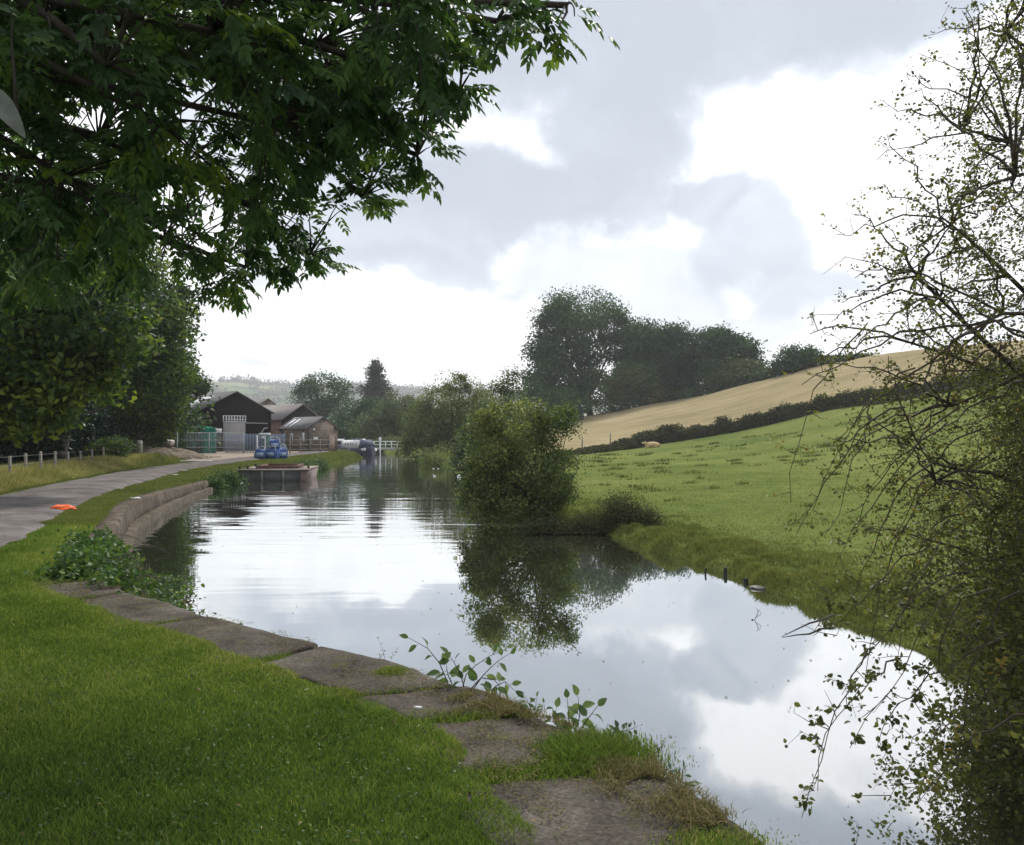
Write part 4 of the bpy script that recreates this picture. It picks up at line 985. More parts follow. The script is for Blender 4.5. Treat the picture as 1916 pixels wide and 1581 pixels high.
# ================================================================== HAWTHORN ON THE RIGHT
def hawthorn():
    rng = np.random.default_rng(90); rg = random.Random(90)
    O = np.array([5.6, 6.6, -.25])
    root = empty('hawthorn_tree', tuple(O), 'big twiggy hawthorn arching over the water along the right edge', 'tree')
    mb = MB(); tw = MB(); trunk = curve_pts((0, 0, -.3), (-.2, .1, 5.2), .06, 8, rg)
    mb.tube(trunk, [.2, .17, .15, .13, .11, .09, .07, .05, .03], 9)
    anchors = []
    for e in [(1880, 60, 6.6), (1800, 240, 6.2), (1780, 420, 6.4), (1720, 520, 5.8), (1700, 640, 6.2), (1850, 600, 5.2), (1900, 330, 5.0), (1780, 760, 6.0), (1750, 900, 5.6), (1850, 1050, 5.8), (1820, 1200, 6.0),
              (1950, 150, 7), (2000, 500, 5), (2050, 900, 5.5), (1990, 300, 6), (1900, 800, 7.2), (1880, 950, 6.4), (1960, 700, 4.6), (2300, 200, 6), (2400, 700, 6.5), (2200, 0, 6.6)]:
        v = np.array(P(*e)) - O; j = rg.choice((1, 2, 3, 4, 5))
        q = curve_pts(trunk[j], Vector(v), .16, 8, rg, sag=.07)
        mb.tube(q, [.034 * (1 - .85 * i / 8) + .003 for i in range(9)], 6); anchors += [np.array(p) for p in q[3:]]
    anchors = np.array(anchors)
    # outer arching twigs; density grows to the right as in the photo
    tips = [(1563, 438, 6), (1580, 480, 6), (1592, 400, 6), (1640, 300, 6.2), (1660, 250, 6.2), (1655, 190, 6.4), (1700, 150, 6.4), (1560, 600, 5.8), (1515, 625, 5.8), (1580, 565, 5.8), (1600, 520, 5.8), (1500, 720, 5.6), (1540, 680, 5.8), (1480, 700, 5.6),
            (1760, 60, 6.4), (1800, 20, 6.4), (1840, 5, 6.6), (1720, 100, 6.4), (1620, 350, 6), (1560, 830, 5.4), (1600, 780, 5.6), (1650, 690, 5.8), (1600, 660, 5.8)]
    hang = [(1490, 1000, 5.4), (1480, 940, 5.4), (1560, 1060, 5.4), (1578, 1140, 5.2), (1520, 960, 5.4), (1640, 1050, 5.6), (1700, 1120, 5.6), (1600, 1000, 5.6), (1720, 1020, 5.8), (1760, 1150, 5.8), (1620, 920, 5.6), (1545, 1000, 5.5), (1565, 1190, 5.2), (1590, 1400, 4.7), (1575, 1300, 4.9), (1530, 1480, 4.5), (1640, 1400, 4.8), (1700, 1330, 5), (1740, 1440, 4.8), (1800, 1460, 4.7), (1660, 1500, 4.5), (1860, 1420, 4.9), (1500, 1530, 4.35), (1720, 1500, 4.5), (1620, 1260, 5.1), (1680, 1230, 5.3), (1780, 1300, 5.1)]
    while len(tips) < 270:
        x = 1560 + 640 * rg.random() ** .72; y = rg.uniform(-120, 1000)
        edge = np.interp(y, [-120, 0, 150, 300, 430, 600, 750, 900, 1000], [1820, 1790, 1700, 1640, 1590, 1590, 1560, 1540, 1560])
        if x < edge + 12: continue
        tips.append((x, y, rg.uniform(4.8, 7.4)))
    lc = []; lt = []; 
    def leafs(p, k, t0):
        for _ in range(k):
            lc.append(p + rng.normal(size=3) * .018); lt.append(t0 + rng.normal() * .15)
    for (x, y, D) in tips + hang:
        c = np.array(P(x, y, D)) - O; isn = (x, y, D) in hang
        dd = ((anchors - c) ** 2).sum(1); a = anchors[np.argsort(dd)[rg.choice((0, 1, 2, 4))]]
        if isn:
            a = np.array(P(x + rg.uniform(40, 260), y - rg.uniform(160, 360), D + rg.uniform(-.5, .8))) - O
        q = curve_pts(a, Vector(c), .13, 9, rg, sag=.10 if isn else .05)
        for i_ in range(1, 9): q[i_] = q[i_] + Vector(rng.normal(size=3) * .016)
        tw.tube(q, [(.0055 if isn else .009) * (1 - .85 * i / 9) + .001 for i in range(10)], 4)
        t0 = rg.random() * .8
        nn_ = 7 if not isn else 8
        for s in range(nn_):
            f = .25 + .75 * (s + rg.random()) / nn_; i = min(8, int(f * 9)); p = np.array(q[i].lerp(q[i + 1], f * 9 - i)) if i < 9 else c
            v = rng.normal(size=3); v /= np.linalg.norm(v); v = v + np.array([-.35, -.1, .0]); ln = rg.uniform(.05, .17)
            e = p + v * ln; tw.tube([p, p + v * ln * .5 + rng.normal(size=3) * .012, e], [.0032, .0022, .0011], 3)
            k = rg.choice((1, 2, 3, 4, 4)) 
            for m in range(k): leafs(p + v * ln * rng.uniform(.3, 1.0), rg.choice((2, 3, 4)), t0)
            if rg.random() < .5:
                v2 = rng.normal(size=3) * .04; tw.tube([e, e + v2], [.0014, .0008], 3); leafs(e + v2, 2, t0)
    # denser body of the bush
    dens = [(1900, 1400, 50, 60, 2600), (1830, 1430, 40, 40, 500), (1760, 1400, 60, 60, 260), (1700, 960, 70, 90, 260), (1780, 880, 60, 110, 500), (1760, 730, 70, 50, 200), (1820, 330, 50, 90, 300), (1680, 1100, 50, 40, 160), (1850, 690, 50, 35, 700), (1925, 770, 55, 80, 2600), (1915, 930, 62, 110, 3300), (1910, 1100, 62, 90, 3000), (1820, 1010, 60, 60, 500), (1880, 1210, 55, 60, 2800), (1920, 1290, 55, 70, 2600), (1960, 1000, 120, 300, 8000), (1940, 450, 90, 200, 1500),
            (1830, 470, 45, 30, 500), (1760, 1060, 60, 60, 700), (1720, 1130, 60, 40, 250), (1860, 260, 60, 120, 500), (1850, 570, 60, 30, 450), (2080, 700, 160, 400, 8000), (1790, 1160, 45, 40, 500), (1850, 1320, 60, 40, 1500), (1900, 130, 60, 90, 420)]
    for (x, y, rx, ry, n) in dens:
        nc = max(6, n // 14)
        for _ in range(nc):
            D = rg.uniform(4.5, 5.5) if y > 1350 else rg.uniform(5.2, 7.6); k = P(x + rng.normal() * rx * .75, y + rng.normal() * ry * .7, D)
            if k.z < WZ + .05: continue
            k = np.array(k) - O; t0 = rg.random() * .6
            v = rng.normal(size=3) * .06; tw.tube([k - v, k, k + v + rng.normal(size=3) * .03], [.003, .0025, .001], 3)
            for _ in range(14): lc.append(k + v * rng.uniform(-1, 1) + rng.normal(size=3) * .05); lt.append(t0 + rng.normal() * .15)
    C = np.array(lc); n = len(C); L = rng.uniform(.02, .036, n) * (1 + .45 * sstep(1.6, .6, C[:, 2]))
    mb.build('trunk', bark, root, True); tw.build('twigs', twig, root)
    leaf_cloud('foliage', C, L * .85, L * .62, haw_leaf, root, np.array(lt), .2, rng=rng, oval=True)
hawthorn()

# ================================================================== PLANTS ON THE STONE EDGE
def plant(name, label, base, stems, mat, leafL, seed, leafW=.55, cat='plant', r0=.004, n_side=7, group=None, berries=False):
    """stems: lists of world points; leaves alternate along each stem"""
    rng = np.random.default_rng(seed); root = empty(name, base, label, cat, group); b = np.array(base)
    mb = MB(); rows = []; tint = []
    for st in stems:
        st = [np.array(p) - b for p in st]
        q = [Vector(p) for p in st]
        pts = []
        for i in range(len(q) - 1):
            for k in range(4): pts.append(q[i].lerp(q[i + 1], k / 4))
        pts.append(q[-1]); m = len(pts)
        mb.tube(pts, [r0 * (1 - .7 * i / m) for i in range(m)], 5)
        for i in range(n_side):
            f = .18 + .82 * i / (n_side - 1); j = min(m - 1, int(f * (m - 1))); p = np.array(pts[j])
            d0 = np.array(pts[min(j + 1, m - 1)] - pts[max(j - 1, 0)]); d0 /= np.linalg.norm(d0)
            sg = 1 if i % 2 else -1; s = np.cross(d0, [0, -1, .2]); s /= np.linalg.norm(s)
            d = d0 * .45 + s * sg * .8 + rng.normal(size=3) * .22 + np.array([0, 0, -.1]); d /= np.linalg.norm(d)
            if i == n_side - 1: d = d0 + rng.normal(size=3) * .1
            pet = p + d * leafL * .2; mb.tube([p, pet], [r0 * .4, r0 * .3], 4)
            nn_ = np.array([0, -.55, .8]) + rng.normal(size=3) * .4
            L = leafL * rng.uniform(.75, 1.15) * (1 - .25 * f); rows.append((pet, d, nn_, L, L * leafW)); tint.append(rng.random())
    mb.build('stem', twig, root, True)
    # broad ovate leaves with a folded midrib and drooping tip
    C = np.array([r[0] for r in rows]); d = unit(np.array([r[1] for r in rows])); nn = np.array([r[2] for r in rows])
    L = np.array([r[3] for r in rows])[:, None]; W = np.array([r[4] for r in rows])[:, None]
    s = unit(np.cross(d, nn)); n = np.cross(s, d); V = []
    BEND = rng.uniform(.05, .6, (len(C), 1)); prof = [(0, .0), (.15, .62), (.4, 1.0), (.65, .82), (.87, .4), (1.0, .0)]
    for f, w in prof:
        c = C + d * L * f - n * L * BEND * f * f
        V += [c - s * W * .5 * w + n * W * .16 * w, c, c + s * W * .5 * w + n * W * .16 * w]
    V = np.stack(V, 1).reshape(-1, 3); k = len(prof) * 3; idx = []
    for i in range(len(prof) - 1):
        a = i * 3; idx += [a, a + 1, a + 4, a + 3, a + 1, a + 2, a + 5, a + 4]
    loops = (np.arange(len(C))[:, None] * k + np.array([idx])).ravel()
    raw_mesh('leaves', V, loops, np.full(len(loops) // 4, 4), mat, root, np.repeat(np.array(tint), k), smooth=True)
    return root
def PP(l, D, dD=0.0): return [tuple(P(x, y, D + dD * i)) for i, (x, y) in enumerate(l)]
b0 = P(838, 1278, 5.42)
plant('sapling', 'sprawling sapling with large oval leaves rooted in the slab joint by the water', tuple(b0),
      [PP([(838, 1278), (822, 1240), (800, 1213), (768, 1195)], 5.42, .02), PP([(846, 1280), (838, 1262), (835, 1245)], 5.42), PP([(866, 1285), (872, 1262), (890, 1245), (915, 1228), (945, 1215)], 5.4, .06),
       PP([(868, 1285), (862, 1262), (850, 1240), (842, 1228)], 5.4), PP([(880, 1290), (900, 1268), (925, 1272), (940, 1290), (935, 1300)], 5.35, .03), PP([(885, 1290), (905, 1262), (930, 1238), (950, 1225)], 5.38, .05), PP([(920, 1305), (925, 1285), (945, 1275), (960, 1290)], 5.3, .02)],
      plant_leaf, .088, 101, .55, 'sapling', n_side=6)
b0 = P(1068, 1372, 4.78)
plant('sapling', 'young broad-leaved shoot with upright pale leaves behind the grass tuft', tuple(b0),
      [PP([(1068, 1372), (1064, 1345), (1062, 1312)], 4.78), PP([(1075, 1372), (1085, 1340), (1082, 1308)], 4.78), PP([(1080, 1372), (1100, 1345), (1115, 1325)], 4.76), PP([(1055, 1372), (1035, 1350), (1040, 1330)], 4.8)],
      plant_leaf, .085, 102, .66, 'sapling', n_side=5)
b0 = P(1000, 1345, 4.9)
plant('weed', 'thin weed with fine reddish tips left of the young shoot', tuple(b0),
      [PP([(1000, 1345), (992, 1322), (982, 1302)], 4.9), PP([(1004, 1345), (1002, 1325), (1004, 1306)], 4.9), PP([(1010, 1348), (1020, 1332), (1018, 1318)], 4.9)], plant_leaf, .05, 103, .5, n_side=6, r0=.0025)
b0 = P(1150, 1388, 4.62)
plant('bramble_shoot', 'bramble shoot leaning out over the water with dark berries at its tip', tuple(b0),
      [PP([(1140, 1385), (1165, 1368), (1180, 1364), (1196, 1358)], 4.62, .04), PP([(1130, 1385), (1148, 1372), (1160, 1362)], 4.65), PP([(1150, 1390), (1160, 1392), (1158, 1378)], 4.6)], M_leaf('bramble_shoot_leaf', [(0, (.05, .06, .035)), (1, (.11, .13, .06))], .2), .05, 104, .6, n_side=8, r0=.0025)
b0 = P(1195, 1432, 4.32)
plant('weed', 'dry brown weed cluster at the slab rim below the bramble shoot', tuple(b0),
      [PP([(1195, 1432), (1188, 1410), (1178, 1398)], 4.32), PP([(1197, 1432), (1198, 1412), (1196, 1396)], 4.32), PP([(1200, 1432), (1212, 1418), (1218, 1405)], 4.32), PP([(1190, 1432), (1180, 1420), (1172, 1412)], 4.32)], red_leaf, .03, 105, .6, n_side=8, r0=.002)
b0 = P(1215, 1440, 4.25)
plant('weed', 'wiry seed-headed weed reaching over the water', tuple(b0),
      [PP([(1212, 1440), (1222, 1428), (1240, 1430), (1250, 1440)], 4.25), PP([(1214, 1440), (1226, 1414), (1238, 1394), (1246, 1388)], 4.25), PP([(1216, 1440), (1228, 1420), (1230, 1400), (1222, 1386)], 4.25)], red_leaf, .014, 106, .5, n_side=10, r0=.0018)
b0 = P(1268, 1478, 4.02)
plant('dock_plant', 'pale green spiky leaved plant at the right end of the rim litter', tuple(b0),
      [PP([(1268, 1478), (1262, 1462), (1256, 1445)], 4.02), PP([(1268, 1478), (1275, 1458), (1278, 1442)], 4.02), PP([(1268, 1478), (1252, 1466), (1240, 1452)], 4.02), PP([(1270, 1478), (1282, 1470), (1284, 1482)], 4.0)], M_leaf('dock_leaf', [(0, (.05, .1, .07)), (1, (.1, .16, .1))], .25), .065, 107, .36, n_side=5)
b0 = P(722, 1232, 6.1)
plant('weed', 'tiny sprig of weed on the slab edge left of the sapling', tuple(b0), [PP([(720, 1232), (716, 1215), (708, 1196)], 6.1), PP([(732, 1234), (736, 1222), (742, 1215)], 6.1), PP([(714, 1230), (709, 1226)], 6.1)], plant_leaf, .02, 108, .5, n_side=5, r0=.0015)
b0 = P(335, 1128, 8.3)
plant('bramble_shoot', 'reddish leafy twig dipping toward the water from the ivy patch', tuple(b0), [PP([(338, 1130), (348, 1122), (358, 1119), (370, 1120)], 8.3), PP([(340, 1130), (350, 1128), (362, 1131)], 8.3)], red_leaf, .04, 109, .5, n_side=8, r0=.003)

def bramble_patch():
    rng = np.random.default_rng(110); n = 11000
    root = empty('bramble_patch', (-5.6, 10.8, 0), 'low green bramble and ivy patch spilling over the canal edge at left', 'bramble patch')
    pts = np.array([(-5.9, 12.6, .02), (-5.5, 12.0, .02), (-5.2, 11.2, .05), (-4.75, 10.2, .05), (-4.4, 9.7, .0), (-3.95, 9.3, -.1), (-3.5, 8.9, -.25)])
    t = rng.random(n) ** .9 * 5.999; i0 = t.astype(int); f = (t - i0)[:, None]; c = pts[i0] * (1 - f) + pts[i0 + 1] * f
    nc = 420; kc = c[:nc] + rng.normal(size=(nc, 3)) * [.3, .3, .05]
    tt = rng.random(nc) * .7; hh = rng.random(nc) ** 2 * .14
    idx = rng.integers(0, nc, n); kc[:60] = np.array([-4.75, 9.95, .03]) + rng.normal(size=(60, 3)) * [.28, .22, .04]; C = kc[idx] + rng.normal(size=(n, 3)) * [.1, .1, .05]
    C[:, 2] += hh[idx]
    s = seg_dist(C[:, 0], C[:, 1], LB); over = s[1] < 0
    C[:, 2] -= np.where(over, np.minimum(s[0] * 1.1, .6), 0)
    C[:, 2] = np.maximum(C[:, 2], WZ + .01)
    keep = ~((~over) & (s[0] < .05) & (C[:, 1] < 9))
    C = C[keep]; idx = idx[keep]; L = rng.uniform(.035, .085, len(C))
    leaf_cloud('foliage', C - np.array([-5.6, 10.8, 0]), L, L * .75, bram_leaf, root, np.clip(tt[idx] + rng.normal(size=len(C)) * .12, 0, 1), .1, rng=rng, oval=True)
    mb = MB(); rg = random.Random(3)
    for k in range(70):
        a = kc[rg.randrange(nc)] - np.array([-5.6, 10.8, 0]); b = kc[rg.randrange(nc)] - np.array([-5.6, 10.8, 0])
        if np.linalg.norm(a - b) > 1.2: continue
        mb.tube(curve_pts(a, Vector(b), .1, 5, rg, sag=.25), .004, 4)
    mb.build('stems', twig, root)
bramble_patch()
# ================================================================== BUILDINGS
def M_boards(name, c1, c2, width=.18):
    m, nt, out = nmat(name)
    w = N(nt, 'ShaderNodeTexWave', wave_type='BANDS', bands_direction='X'); w.inputs['Scale'].default_value = 1 / width * .5; w.inputs['Distortion'].default_value = 0
    v = coord(nt, 'Object'); 
    ad = N(nt, 'ShaderNodeSeparateXYZ'); nt.links.new(v, ad.inputs[0]); cb = N(nt, 'ShaderNodeCombineXYZ')
    nt.links.new(math_(nt, 'ADD', ad.outputs[0], ad.outputs[1]), cb.inputs[0]); nt.links.new(cb.outputs[0], w.inputs['Vector'])
    n = noise(nt, v, 1.2, 6, .7)
    c = mixc(nt, n, c1, c2)
    principled(nt, out, c, .85, w.outputs[1], .5, .02, spec=.1); return m
def M_brick(name, c1, c2, mort, bw=.5, rh=.22):
    m, nt, out = nmat(name)
    v = coord(nt, 'Object'); sp = N(nt, 'ShaderNodeSeparateXYZ'); nt.links.new(v, sp.inputs[0]); cb = N(nt, 'ShaderNodeCombineXYZ')
    nt.links.new(math_(nt, 'ADD', sp.outputs[0], sp.outputs[1]), cb.inputs[0]); nt.links.new(sp.outputs[2], cb.inputs[1])
    b = N(nt, 'ShaderNodeTexBrick'); b.inputs['Scale'].default_value = 1; b.inputs['Brick Width'].default_value = bw; b.inputs['Row Height'].default_value = rh; b.inputs['Mortar Size'].default_value = .012
    for k, c in (('Color1', c1), ('Color2', c2), ('Mortar', mort)): b.inputs[k].default_value = (*c, 1)
    nt.links.new(cb.outputs[0], b.inputs['Vector'])
    n = noise(nt, v, 1.5, 6, .7)
    c = mixc(nt, .6, b.outputs[0], ramp(nt, [(.3, (.55, .55, .55)), (.7, (1.35, 1.3, 1.25))], n), 'MULTIPLY')
    principled(nt, out, c, .9, b.outputs['Fac'], -.3, .01, spec=.15); return m
def M_sheet(name, c1, c2):
    m, nt, out = nmat(name); v = coord(nt, 'Object')
    w = N(nt, 'ShaderNodeTexWave', wave_type='BANDS', bands_direction='Y'); w.inputs['Scale'].default_value = 2.4; nt.links.new(v, w.inputs['Vector'])
    n = noise(nt, v, .9, 6, .7)
    principled(nt, out, mixc(nt, n, c1, c2), .8, w.outputs[1], .6, .03, spec=.25); return m
black_board = M_boards('black_timber_boards', (.006, .005, .006), (.022, .017, .017))
shaded_board = M_boards('shaded_gable_boards', (.016, .014, .014), (.04, .034, .032))  # the workshop gable's shade is put into this board colour
red_brick = M_brick('red_brick', (.16, .085, .065), (.24, .13, .1), (.13, .11, .1), .22, .08)
brown_stone = M_brick('brown_stone', (.15, .12, .10), (.25, .205, .175), (.09, .08, .07), .4, .16)
slate = M_sheet('slate_sheet', (.07, .068, .075), (.14, .135, .14))
slate_l = M_sheet('pale_slate_sheet', (.13, .115, .115), (.2, .18, .175))
grey_panel = M_flat('grey_painted_panel', (.33, .33, .34), .6, .1)
door_grey = M_flat('grey_roller_door', (.30, .275, .27), .6, .12, 2)
white_p = M_flat('white_paint', (.72, .73, .74), .5, .12, 6)
glass = M_flat('dark_glass', (.02, .025, .03), .1, .1, spec=.8)
sky_l = M_flat('translucent_roof_sheet', (.5, .52, .55), .4, .1)
wood_brown = M_flat('brown_wood', (.17, .12, .085), .8, .35, 8)
wood_pale = M_flat('pale_wood', (.42, .36, .28), .8, .3, 6)
wood_grey = M_flat('grey_weathered_wood', (.22, .2, .17), .9, .35, 12)
steel = M_flat('galvanised_steel', (.42, .44, .46), .4, .15, 5, metal=.5)
blue_bag = M_flat('blue_woven_plastic', (.045, .095, .27), .55, .25, 7)
lblue = M_flat('pale_blue_print', (.28, .36, .52), .6, .15, 7)
white_strap = M_flat('white_strap', (.65, .66, .7), .6, .1)
orange_p = M_flat('orange_plastic', (.85, .14, .035), .5, .2, 9)
rust = M_flat('rusty_red_steel', (.10, .05, .038), .75, .4, 5)
hull_m = M_flat('weathered_grey_hull', (.06, .065, .06), .7, .4, 2.5)
pinkish = M_flat('faded_oxide_paint', (.13, .095, .088), .75, .3, 3)
navy = M_flat('navy_paint', (.03, .035, .07), .45, .25, 3)
tarp = M_flat('pale_grey_tarpaulin', (.78, .78, .8), .6, .2, 2)
green_net = M_flat('green_debris_netting', (.012, .24, .17), .8, .25, 5)
cream = M_flat('cream_paint', (.6, .57, .48), .6, .15, 8)
brown_band = M_flat('dark_brown_paint', (.09, .04, .03), .6, .2, 8)

def gable(name, label, corner, w, length, eave, apex, wall_m, roof_m, side_m=None, over=.25, hip=45):
    root = empty(name, (corner[0], corner[1], 0), label, 'building', None, R(hip))
    mb = MB(); t = .25
    # front gable wall as a solid pentagon, then back, left and right walls
    def pent(y0, y1):
        A = [(0, y0, -.3), (w, y0, -.3), (w, y0, eave), (w / 2, y0, apex), (0, y0, eave)]
        mb.solid(A, [(p[0], y1, p[2]) for p in A])
    pent(0, t); mb.build('gable_wall', wall_m, root)
    mb = MB(); pent(length - t, length); mb.build('gable_wall', wall_m, root)
    for nm, a, b in (('side_wall', 0, t), ('side_wall', w - t, w)):
        m2 = MB(); m2.box(a + .003, b - .003, t + .002, length - t - .002, -.3, eave - .03); m2.build(nm, side_m or wall_m, root)
    r = MB(); sl = (apex - eave) / (w / 2); th = .12
    for sg in (-1, 1):
        ex = w / 2 + sg * (w / 2 + over); ez = eave - sl * over + .02; mx = w / 2
        A = [(mx, -over, apex + .02), (ex, -over, ez), (ex, -over, ez + th), (mx, -over, apex + .02 + th)]
        r.solid(A, [(p[0], length + over, p[2]) for p in A])
    r.build('roof', roof_m, root)
    return root, sl, th

# black timber shed
rt, sl, th = gable('boat_shed', 'large black timber shed with a tall grey door and pale roof lights', (-30.5, 83), 7.85, 16, 3.95, 5.95, black_board, slate)
d = MB(); d.box(2.6, 4.95, -.07, -.003, 0, 2.94); dr_ = d.build('door', door_grey, rt)
h = MB(); h.box(4.7, 4.78, -.12, -.072, 1.1, 1.35); h.build('handle', steel, dr_)
wf = MB(); 
wf.box(2.55, 5.0, -.1, -.003, 2.95, 3.02); wf.box(2.55, 5.0, -.1, -.003, 3.55, 3.62); wf.box(2.55, 5.0, -.098, -.003, 3.17, 3.22)
for k in range(9):
    x = 2.55 + 2.37 * k / 8; wf.box(x, x + .08, -.095, -.003, 3.021, 3.549)
f_ = wf.build('window', white_p, rt); gl = MB(); gl.box(2.6, 4.95, -.03, -.002, 3.021, 3.549); gl.build('pane', glass, f_)
for t_ in (.4, 2.3, 4.2):
    p_ = MB(); p_.box(-.08, -.004, t_, t_ + 1.0, 0, 3.1 if t_ != 2.3 else 3.3); p_.build('side_panel', grey_panel, rt)
for t_ in (2.6, 3.6, 4.6):
    g0 = MB(); A = [(.7, t_, 3.95 + sl * .7 + th + .03), (2.9, t_, 3.95 + sl * 2.9 + th + .03), (2.9, t_ + .6, 3.95 + sl * 2.9 + th + .03), (.7, t_ + .6, 3.95 + sl * .7 + th + .03)]
    g0.solid(A, [(a, b, c + .03) for a, b, c in A]); g0.build('roof_light', sky_l, rt)
sg_ = MB(); sg_.box(1.75, 2.45, -.06, -.004, 1.85, 2.3); sg_.build('notice', white_p, rt)
pp = MB(); pp.tube([(5.0, -.1, 2.88), (7.4, -.1, 2.85)], .05, 6); pp.tube([(7.4, -.1, 2.4), (7.0, -.12, 2.35), (6.7, -.12, 1.9), (6.6, -.12, 1.3)], .06, 6); pp.build('pipe', steel, rt)
# middle building
rt2, sl2, th2 = gable('workshop', 'brick-sided workshop with a gable coloured dark for shade between the shed and the stone hut', (-26.3, 98), 5.1, 12, 3.5, 5.2, shaded_board, slate_l, red_brick)
gable('workshop', 'farthest brown workshop, only its gable showing over the other roofs', (-37.3, 122), 5.2, 10, 5.2, 6.9, brown_stone, slate_l)
# stone hut
rt3, sl3, th3 = gable('stone_hut', 'small brown stone hut with a pale door beside the towpath', (-20.4, 85), 3.6, 5.2, 2.25, 3.4, brown_stone, slate, over=.15)
d = MB(); d.box(2.55, 3.2, -.06, -.004, 0, 1.7); dd_ = d.build('door', M_flat('faded_door', (.36, .27, .22), .7, .2, 4), rt3); k_ = MB(); k_.box(2.6, 2.66, -.1, -.061, .8, .9); k_.build('handle', steel, dd_)
for t_ in (3.4, 4.3):
    g0 = MB(); A = [(.15, t_, 2.25 + sl3 * .15 + th3 + .03), (1.4, t_, 2.25 + sl3 * 1.4 + th3 + .03), (1.4, t_ + .35, 2.25 + sl3 * 1.4 + th3 + .03), (.15, t_ + .35, 2.25 + sl3 * .15 + th3 + .03)]
    g0.solid(A, [(a, b, c + .02) for a, b, c in A]); g0.build('roof_light', sky_l, rt3)
w_ = MB(); w_.box(-.05, -.004, 2.6, 3.1, .9, 1.8); wd = w_.build('window', white_p, rt3); g0 = MB(); g0.box(-.07, -.052, 2.72, 2.98, 1.0, 1.7); g0.build('pane', glass, wd)
w_ = MB(); w_.box(-.05, -.004, .4, .75, 1.0, 1.9); w_.build('notice', white_p, rt3)
w_ = MB(); w_.box(.75, 1.25, -.05, -.004, 1.15, 1.45); w_.build('notice', white_p, rt3)
w_ = MB(); w_.box(.02, .1, -.2, -.1, 0, 2.1); w_.build('downpipe', M_flat('black_pipe', (.02, .02, .02), .5), rt3)
w_ = MB(); w_.tube([(.78, -.01, 2.2), (.78, -.12, 2.2)], [.1, .13], 8); w_.build('lamp', white_p, rt3)

# post and rail fence in front of the stone hut
def rail_fence(name, label, a, b, n, h, rails, mat, cat='fence', post=.05, group=None, wire=False):
    a = Vector(a); b = Vector(b); root = empty(name, tuple(a), label, cat, group)
    for i in range(n):
        p = (b - a) * (i / (n - 1)); m = MB(); m.box(p.x - post, p.x + post, p.y - post, p.y + post, p.z - .2, p.z + h * (1 + .05 * math.sin(i * 7.3))); m.build('post', mat, root)
    for z in rails:
        m = MB(); r_ = .008 if wire else .03
        d = (b - a); m.tube([Vector((0, -post - r_ - .003, z)), d * .5 + Vector((0, -post - r_ - .003, z)), d + Vector((0, -post - r_ - .003, z))], r_, 5); m.build('wire' if wire else 'rail', steel if wire else mat, root)
    return root
a_ = G(532, 848); b_ = G(622, 845)
rail_fence('rail_fence', 'brown post and rail fence in front of the stone hut', (a_.x, 76, 0), (b_.x * .95, 80, 0), 6, 1.35, (.35, .75, 1.2), wood_grey)

# palisade, mesh panels, netting
def picket(name, label, A, B, h, mat, gap=.14, w=.04, cat='fence', rails=(.25, 1.5), group=None):
    A = Vector(A); B = Vector(B); L = (B - A).length; root = empty(name, tuple(A), label, cat, group, math.atan2(B.y - A.y, B.x - A.x))
    m = MB(); n = int(L / gap)
    for i in range(n + 1):
        m.box(i * gap - w / 2, i * gap + w / 2, -.012, .012, -.1, h)
    m.build('pickets', mat, root)
    for z in rails:
        m = MB(); m.box(0, L, .014, .05, z, z + .05); m.build('rail', mat, root)
    for i in range(max(2, int(L / 2.6) + 1)):
        x = L * i / max(1, int(L / 2.6)); m = MB(); m.box(x - .035, x + .035, .052, .12, -.1, h + .02); m.build('post', mat, root)
    return root
picket('palisade_fence', 'blue-grey palisade fence right of the big grey door', (-25.4, 76, 0), (-20.6, 77.5, 0), 1.75, M_flat('blue_grey_steel', (.2, .25, .34), .5, .15), .13, .07)
picket('mesh_fence', 'bare steel mesh fence panels in front of the shed', (-33.5, 70, 0), (-22.6, 72, 0), 1.85, steel, .12, .018, rails=(.05, .6, 1.2, 1.82))
picket('mesh_fence', 'steel mesh fence panel reaching left into the wood above the earth mound', (-33.0, 64, 0), (-26.5, 67.8, 0), 1.85, steel, .12, .016, rails=(.05, 1.82))
def netting():
    root = empty('netting', (-35, 76, 0), 'bright green debris netting hung behind the mesh fence', 'netting')
    rng = np.random.default_rng(3); nu, nv = 70, 12; V = np.zeros((nu, nv, 3))
    f = np.linspace(0, 1, nu)[:, None]; g = np.linspace(0, 1, nv)[None, :]
    V[:, :, 0] = f * 9.2; V[:, :, 1] = -f * 1.5 + np.sin(f * 40) * .12 * (1 - g) + (fbm(f * 12 + g * 0, g * 5 + f * 0, 4) - .5) * .5
    V[:, :, 2] = g * (2.15 + .25 * np.sin(f * 9) + .25 * np.sin(f * 23 + 1) * (f < .8) - .9 * (f < .35) * np.cos(f * 4.4))
    i = np.arange(nu - 1)[:, None] * nv + np.arange(nv - 1)[None, :]; q = np.stack([i, i + nv, i + nv + 1, i + 1], -1).reshape(-1, 4)
    o = raw_mesh('net', V.reshape(-1, 3), q, np.full(len(q), 4), green_net, root, smooth=True)
    m = o.modifiers.new('solid', 'SOLIDIFY'); m.thickness = .01
    for x in (0.05, 3, 6, 9.15):
        mb = MB(); mb.tube([(x, -.16 * x + .1, -.1), (x, -.16 * x + .1, 2.3)], .04, 6); mb.build('post', steel, root)
netting()

